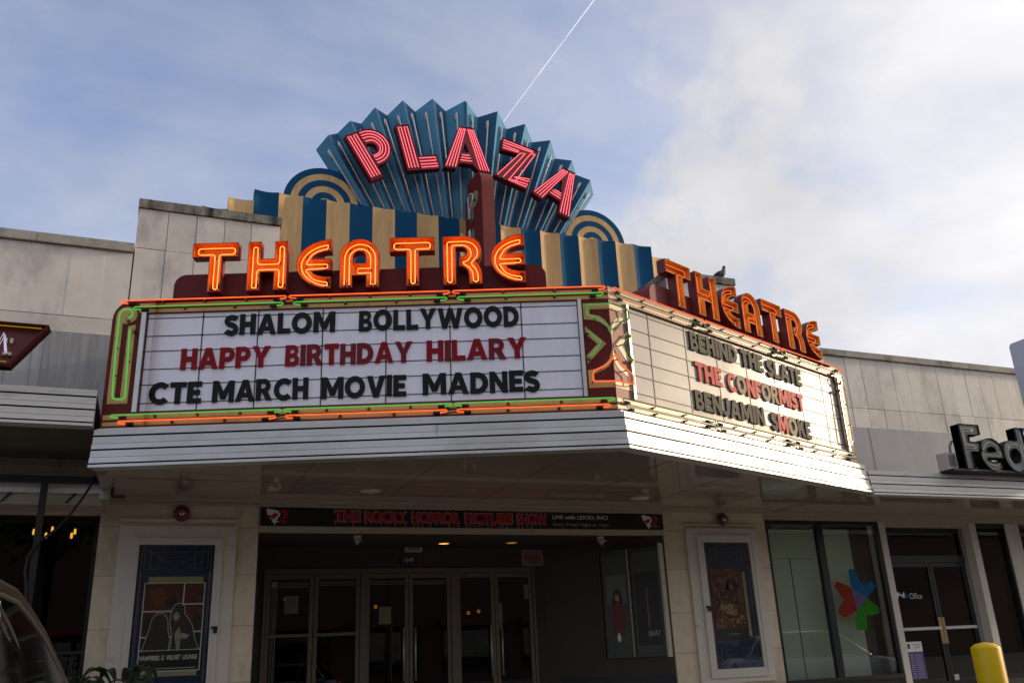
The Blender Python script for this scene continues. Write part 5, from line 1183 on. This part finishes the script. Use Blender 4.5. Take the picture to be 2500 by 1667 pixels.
# pigeon on the right coping
def pigeon(x, y, z):
    S = thing('pigeon', 'grey pigeon resting on the right stone coping above the THEATRE letters', 'pigeon', (x, y, z))
    G = M('pigeon_grey', (.085, .09, .10), .6, var=.3, scale=30); D = M('pigeon_dark', (.035, .038, .045), .5)
    path = [(-.155, .055, .006), (-.11, .075, .022), (-.06, .088, .045), (0, .10, .062), (.05, .115, .062), (.085, .15, .047), (.098, .185, .030), (.103, .21, .028), (.112, .232, .030), (.122, .245, .024), (.135, .245, .008), (.152, .238, .003)]
    m = MB(); m.tube([(x+a*.8, y+a*-.3, z+b) for a, b, r in path], [r for a, b, r in path], G, 14); m.build('body', S)
    m = MB()
    for s in (-1, 1):
        m.tube([(x-.10*.8-s*.012, y+.03-s*.04, z+.085), (x-.04*.8-s*.015, y+.012-s*.052, z+.098), (x+.04*.8-s*.012, y-.012-s*.045, z+.12)], [.008, .022, .012], D, 8)
    m.build('wing', S)
    m = MB()
    for s in (-1, 1): m.tube([(x+.01, y+s*.02, z+.06), (x+.012, y+s*.02, z+.002), (x+.04, y+s*.02, z+.003)], .005, BELLR, 5)
    m.build('leg', S)
pigeon(8.43, .1, 7.328)

# potted plants by the left pillar
def plant(x, y, z, h, lab, seed):
    random.seed(seed); S = thing('potted_plant', lab, 'plant', (x, y, z), 'broad leaved plants by the left pillar')
    m = MB(); m.lathe((x, y, z), (0, 0, 1), [(.12, 0), (.17, .32), (.18, .34), (.16, .34), (.15, .30), (0, .30)], M('clay_pot', (.16, .07, .045), .7), 24); m.build('pot', S)
    m = MB()
    for k in range(13):
        an = k*2.4+random.uniform(-.3, .3); tilt = random.uniform(.1, .55); hh = h*random.uniform(.62, 1.0); L = random.uniform(.28, .42); w = random.uniform(.05, .075)
        base = Vector((x, y, z+.3)); d = Vector((math.cos(an)*tilt, math.sin(an)*tilt, 1)).normalized(); top = base+d*(hh-.3)
        m.tube([base, base.lerp(top, .6), top], [.008, .007, .005], LEAFD, 6)
        out = Vector((math.cos(an), math.sin(an), 0)); sd = Vector((-out.y, out.x, 0)); rows = []
        for j in range(7):
            t = j/6; c = top+out*(L*t*.9)+Vector((0, 0, .16*math.sin(t*2.6)*L/.35-.10*t*t)); ww = w*math.sin(math.pi*min(1, .08+t*.92))**.8
            rows.append([c-sd*ww+Vector((0, 0, .02)), c, c+sd*ww+Vector((0, 0, .02))])
        m.grid(rows, LEAFD, True)
    m.build('leaves', S)
LEAFD = M('glossy_dark_leaf', (.022, .045, .016), .35, var=.3, scale=4)
plant(-.22, -.75, .7, .86, 'leafy dark green potted plant in front of the left poster case', 3); plant(-.56, -.78, .7, .74, 'smaller leafy potted plant at the outer edge of the left pillar', 5)
random.seed(11)

# ================================================================== VEHICLES
CARG = GLASS('car_glass', (.10, .10, .09), .06, 1.35, .6)
TYRE = M('tyre_rubber', (.02, .02, .02), .8); RIMM = M('alloy_rim', (.45, .45, .46), .3, metal=.8); TAIL = M('tail_lamp_red', (.35, .01, .01), .2); HEAD = M('headlamp_lens', (.7, .7, .68), .1)
def car(name, label, loc, yawdeg, paint, roofz=1.62, L=4.6, W=.93):
    """car nose towards local +x; origin on the ground under its middle"""
    S = thing(name, label, 'car', (0, 0, 0)); OFF[S.name] = Vector((0, 0, 0))
    st = [(-L/2, .62, .42, .80), (-L/2+.12, .84, .30, 1.0), (-L/2+.6, W-.03, .26, 1.06), (-L*.18, W, .24, 1.02), (L*.12, W, .24, .99), (L*.24, W-.01, .24, .97), (L/2-.55, W-.05, .26, .86), (L/2-.12, .78, .30, .72), (L/2, .58, .40, .60)]
    rows = []
    for x, w, z0, z1 in st:
        zm = z0+(z1-z0)*.55
        rows.append([(x, -w+.10, z0), (x, -w+.01, z0+.08), (x, -w, zm), (x, -w+.03, z1-.06), (x, -w+.12, z1), (x, 0, z1+.03), (x, w-.12, z1), (x, w-.03, z1-.06), (x, w, zm), (x, w-.01, z0+.08), (x, w-.10, z0), (x, 0, z0)])
    m = MB(); m.grid(rows, paint, True, True); m.face(rows[0], paint); m.face(rows[-1], paint)
    b = m.build('body', S)
    h = roofz
    gl = [(-L*.46, 1.03, .76, .70), (-L*.36, h-.10, .66, .66), (-L*.22, h-.01, .62, .64), (0.0, h, .61, .64), (L*.07, h-.05, .62, .64), (L*.235, .99, .80, .78)]
    # roof and pillars in paint, glazing as separate panes
    m = MB(); rr = []
    for x, z, wt, wb in gl: rr.append([(x, -wt, z), (x, -wt*.6, z+.03), (x, 0, z+.045), (x, wt*.6, z+.03), (x, wt, z)])
    m.grid(rr[1:5], paint, True)
    m.build('roof', b)
    def belt(x): return 1.04-.05*(x+L*.3)/(L*.5)
    pane = []
    for s in (-1, 1):
        m = MB()
        top = [(gl[i][0], s*gl[i][2], gl[i][1]-.02) for i in range(1, 5)]
        q = [(-L*.42, s*.80, belt(-L*.42))]+top+[(L*.20, s*.83, belt(L*.2))]
        m.face(q, CARG); m.build('side_window', b)
        p = MB(); p.tube([Vector(v) for v in ([q[0]]+top+[q[-1]])], .028, paint, 8); p.tube([Vector((x, s*.835, belt(x))) for x in (-L*.42, -.1*L, L*.2)], .018, CHROME, 6)
        for f in (-.06, -.24): p.bar((f*L, s*.84, belt(f*L)), (f*L-.02, s*.645, h-.04), .05, .05, BLK)
        p.build('window_frame', b)
    m = MB(); m.face([(gl[4][0], -.62, gl[4][1]), (gl[4][0], .62, gl[4][1]), (L*.24, .80, .99), (L*.24, -.80, .99)], CARG); m.build('windscreen', b)
    m = MB(); m.face([(gl[1][0], -.64, gl[1][1]), (gl[1][0], .64, gl[1][1]), (-L*.44, .76, 1.05), (-L*.44, -.76, 1.05)], CARG); m.build('rear_window', b)
    for x in (-L*.30, L*.31):
        for s in (-1, 1):
            m = MB(); m.lathe((x, s*(W-.02), .34), (0, s, 0), [(.20, -.2), (.33, -.2), (.345, -.1), (.33, .0), (.22, .01)], TYRE, 24); w = m.build('wheel', S)
            m = MB(); m.lathe((x, s*(W-.02), .34), (0, s, 0), [(.22, .0), (.20, -.02), (.08, -.005), (0, 0)], RIMM, 18); m.build('rim', w)
    for s in (-1, 1):
        m = MB(); m.lathe((L/2-.12, s*.60, .66), (1, s*.25, .1), [(.0, -.05), (.12, -.04), (.11, .06), (.0, .09)], HEAD, 14); m.build('headlight', b)
        m = MB(); m.lathe((-L/2+.10, s*.66, .86), (-1, s*.2, 0), [(.0, -.05), (.11, -.04), (.10, .05), (.0, .06)], TAIL, 12); m.build('tail_light', b)
    S.location = loc; S.rotation_euler = (0, 0, R(yawdeg)); return S
CARW = M('white_car_paint', (.70, .70, .70), .25, var=.02, coat=.8); CARB = M('navy_car_paint', (.012, .018, .055), .25, var=.02, coat=.9)
CARK = M('dark_bronze_car_paint', (.018, .013, .010), .4, var=.05, spec=.25)
def slope_z(y): return 0 if y < -9 else .56*min(1, (y+9)/6.4)
car('parked_car', 'white parked car mirrored in the print shop display window', (14.6, -6.4, slope_z(-6.4)), 20, CARW, 1.55)
car('parked_car', 'dark blue parked car mirrored in the theatre doors', (3.9, -17.5, 0), 200, CARB, 1.55)
# dark vehicle close to the camera at the lower left: only the upper right edge of its body is in frame
SV = thing('dark_car', 'dark bronze car close by with chrome window trim at the lower left corner', 'car', (-1.35, -6.4, .2))
def near_car():
    rail = [(-8.9, 1.76, -.52), (-8.45, 1.845, -.475), (-7.69, 1.882, -.450), (-7.28, 1.886, -.450), (-6.76, 1.85, -.450), (-6.06, 1.786, -.450), (-5.17, 1.674, -.452), (-4.10, 1.538, -.455), (-3.5, 1.45, -.46)]
    m = MB(); rows = []
    for y, z, x in rail:
        w = -1.35-x; n = 10; r = []
        for k in range(n+1):
            t = k/n; xx = x+2*w*t; r.append((xx, y, z+.05*math.sin(math.pi*t)**.7))
        rows.append(r)
    m.grid(rows, CARK, True)
    sh = [(p[2]+.055, p[0], p[1]-.09) for p in rail]
    m.build('roof', SV)
    m = MB()
    for s in (0, 1):
        mir = (lambda v: Vector((-2.7-v[0], v[1], v[2]))) if s else (lambda v: Vector(v))
        m.tube([mir((x-.012, y, z-.006)) for y, z, x in rail], [.022]*len(rail), CARK, 8)
        m.tube([mir((x+.004, y, z-.036)) for y, z, x in rail], .010, BLK, 6)
    m.build('roof_rail', SV)
    m = MB()
    for s in (0, 1):
        mir = (lambda v: Vector((-2.7-v[0], v[1], v[2]))) if s else (lambda v: Vector(v))
        m.grid([[mir((x+.004, y, z-.035)) for y, z, x in rail[1:-1]], [mir((x+.10, y, min(z-.2, 1.30))) for y, z, x in rail[1:-1]]], CARG, True)
    m.build('side_window', SV)
    # body sides, ends and floor
    m = MB()
    prof = [(-.30, 1.28), (-.27, 1.05), (-.29, .75), (-.36, .45)]
    ys = [-9.0, -8.8, -7, -5, -3.2, -2.5, -2.3]; rr = []
    for i, y in enumerate(ys):
        k = (.10 if i in (0, 6) else (.04 if i in (1, 5) else 0)); top = 1.30 if y < -3.4 else 1.15
        row = [(-.45-k, y, top)]+[(x-k, y, min(z, top)) for x, z in prof]
        rr.append(row+[(-2.7-p[0], p[1], p[2]) for p in row[::-1]])
    m.grid(rr, CARK, True); m.face(rr[0], CARK); m.face(rr[-1], CARK); m.face([(-.5, -4.0, 1.31), (-2.2, -4, 1.31), (-2.2, -2.4, 1.15), (-.5, -2.4, 1.15)], CARK)
    m.build('body', SV)
    m = MB(); m.face([(-.5, -8.9, 1.72), (-2.2, -8.9, 1.72), (-2.3, -9.05, 1.3), (-.4, -9.05, 1.3)], CARG); m.build('rear_window', SV)
    m = MB(); m.face([(-.5, -4.1, 1.54), (-2.2, -4.1, 1.54), (-2.3, -3.3, 1.2), (-.4, -3.3, 1.2)], CARG); m.build('windscreen', SV)
    # chrome mouldings running down the rear pillar
    def trim(pts, r, mat): m = MB(); m.tube([Vector(p) for p in pts], r, mat, 8); m.build('chrome_trim', SV)
    def on_side(az, slope, x):
        d = -x/math.tan(R(-az)) if False else -x/math.tan(R(az)); return (x, -11+d, 1.6+slope*d/math.cos(R(az)))
    trim([on_side(a, s, -.425) for a, s in ((7.75, .068), (7.55, .060), (7.1, .0475), (6.6, .031), (6.1, .010), (5.75, -.0075), (5.5, -.03))], .0075, CHROME)
    trim([on_side(a, s, -.43) for a, s in ((7.75, .058), (7.46, .0476), (7.0, .032), (6.5, .012), (6.07, -.0072), (5.8, -.03))], .010, CHROME)
    trim([on_side(a, s, -.43) for a, s in ((7.75, .046), (7.46, .036), (7.05, .020), (6.6, .002), (6.2, -.0172))], .006, CHROME)
    m = MB()
    A_ = [on_side(a, s, -.428) for a, s in ((7.75, .068), (7.55, .060), (7.1, .0475), (6.6, .031), (6.1, .010), (5.75, -.0075))]; B_ = [on_side(a, s, -.428) for a, s in ((7.75, .058), (7.46, .0476), (7.0, .032), (6.5, .012), (6.2, -.002), (6.07, -.0072))]
    m.grid([A_, B_], CARK, True); m.build('rear_pillar', SV)
    for y in (-7.9, -3.6):
        for x in (-.40, -2.30):
            s = 1 if x > -1 else -1
            m = MB(); m.lathe((x, y, .2+slope_z(y)*.6+.14), (s, 0, 0), [(.2, -.2), (.34, -.2), (.35, -.1), (.33, .0), (.2, .01)], TYRE, 22); w = m.build('wheel', SV)
            m = MB(); m.lathe((x, y, .2+slope_z(y)*.6+.14), (s, 0, 0), [(.2, .0), (.18, -.02), (0, 0)], RIMM, 18); m.build('rim', w)
near_car()

# ================================================================== ACROSS THE STREET (seen only mirrored in the glass)
OB = thing('brick_building', 'long red brick shop row across the street with pale cornice', 'building', (6, -46, 0))
m = MB(); m.box(-45, 140, -54, -45, 0, 9.4, BRICK); m.build('wall', OB)
m = MB(); m.box(-45.2, 140.2, -54, -44.7, 9.42, 9.95, COPE); m.build('cornice', OB)
for k in range(13):
    m = MB(); x = -28+k*5.8; m.box(x, x+4.2, -45.02, -44.94, .6, 3.4, BLKM); w = m.build('window', OB); m = MB(); m.box(x+.15, x+4.05, -44.93, -44.9, .8, 3.2, GLSD); m.build('pane', w)
    m = MB(); m.box(x-.3, x+4.5, -44.94, -44.0, 3.5, 3.9, MAROONP); m.build('awning', OB)
def tree(x, y, h, lab, seed):
    rs = random.Random(seed); S = thing('street_tree', lab, 'tree', (x, y, 0), 'street trees across the road')
    m = MB(); m.tube([(x, y, -.1), (x+.1, y, h*.25), (x-.05, y+.1, h*.5), (x, y, h*.8)], [.22, .17, .12, .04], BARK, 10)
    cl = []
    for k in range(26):
        a = rs.uniform(0, 6.28); el = rs.uniform(-.2, 1.2); rad = rs.uniform(.25, 1)*h*.36
        c = Vector((x+math.cos(a)*math.cos(el)*rad, y+math.sin(a)*math.cos(el)*rad, h*.60+math.sin(el)*rad)); cl.append((c, rs.uniform(.6, 1.25)*h*.11)); m.tube([(x, y, h*.4), tuple((Vector((x, y, h*.5))+c)/2), tuple(c)], [.08, .05, .02], BARK, 6)
    m.build('trunk', S)
    m = MB()
    for c, r in cl:
        for k in range(190):
            d = Vector((rs.gauss(0, 1), rs.gauss(0, 1), rs.gauss(0, 1))).normalized()*r*rs.uniform(.3, 1.1); p = c+d; n = Vector((rs.gauss(0, 1), rs.gauss(0, 1), rs.gauss(0, 1)+.6)).normalized(); a = n.orthogonal().normalized()*rs.uniform(.10, .2); b = n.cross(a)*.6
            m.face([p-a*1.5, p+b*1.5, p+a*1.5, p-b*1.5], LEAF)
    m.build('crown', S)
for k, (x, y, h) in enumerate(((-13, -30, 12.5), (-4.5, -33, 14), (4, -30, 11.5), (12, -34, 15), (20, -30, 12), (29, -33, 14))):
    tree(x, y, h, ['first street tree from the left end of the row across the road', 'second, taller street tree in the row across the road', 'third, lowest street tree in the row across the road', 'fourth, tallest street tree in the row across the road', 'fifth street tree in the row across the road', 'last street tree at the right end of the row across the road'][k], 40+k)

# ------------------------------------------------------------------ vapour trail high in the sky
VT = bpy.data.materials.new('vapour'); VT.use_nodes = True
n = VT.node_tree.nodes; n.clear(); l = VT.node_tree.links
d1 = n.new('ShaderNodeBsdfTranslucent'); d1.inputs[0].default_value = (.95, .95, .97, 1); d2 = n.new('ShaderNodeBsdfDiffuse'); d2.inputs[0].default_value = (.95, .95, .97, 1)
a1 = n.new('ShaderNodeAddShader'); l.new(d1.outputs[0], a1.inputs[0]); l.new(d2.outputs[0], a1.inputs[1])
tr = n.new('ShaderNodeBsdfTransparent'); mx = n.new('ShaderNodeMixShader'); lw = n.new('ShaderNodeLayerWeight'); lw.inputs[0].default_value = .35
tcv = n.new('ShaderNodeTexCoord'); nzv = n.new('ShaderNodeTexNoise'); nzv.inputs['Scale'].default_value = .012; nzv.inputs['Detail'].default_value = 6; l.new(tcv.outputs['Object'], nzv.inputs['Vector'])
ad = n.new('ShaderNodeMath'); ad.operation = 'MULTIPLY_ADD'; l.new(nzv.outputs[0], ad.inputs[0]); ad.inputs[1].default_value = .4; l.new(lw.outputs['Facing'], ad.inputs[2])
sb = n.new('ShaderNodeMath'); sb.operation = 'SUBTRACT'; sb.use_clamp = True; l.new(ad.outputs[0], sb.inputs[0]); sb.inputs[1].default_value = -.58
l.new(sb.outputs[0], mx.inputs[0]); l.new(a1.outputs[0], mx.inputs[1]); l.new(tr.outputs[0], mx.inputs[2])
o = n.new('ShaderNodeOutputMaterial'); l.new(mx.outputs[0], o.inputs[0])
m = MB()
V0, V1 = Vector((1538.4, 2612.8, 2599.5)), Vector((1285.3, 3050.8, 2231.7))
m.tube([V0+(V0-V1)*.6, V0, V0.lerp(V1, .5), V1, V1+(V1-V0)*.3], [5.2, 4.6, 3.4, 2.4, 1.7], VT, 10)
tag(m.build('vapour_trail', loc=V0), 'thin white vapour trail rising steeply through the blue sky', 'vapour trail', kind='stuff')
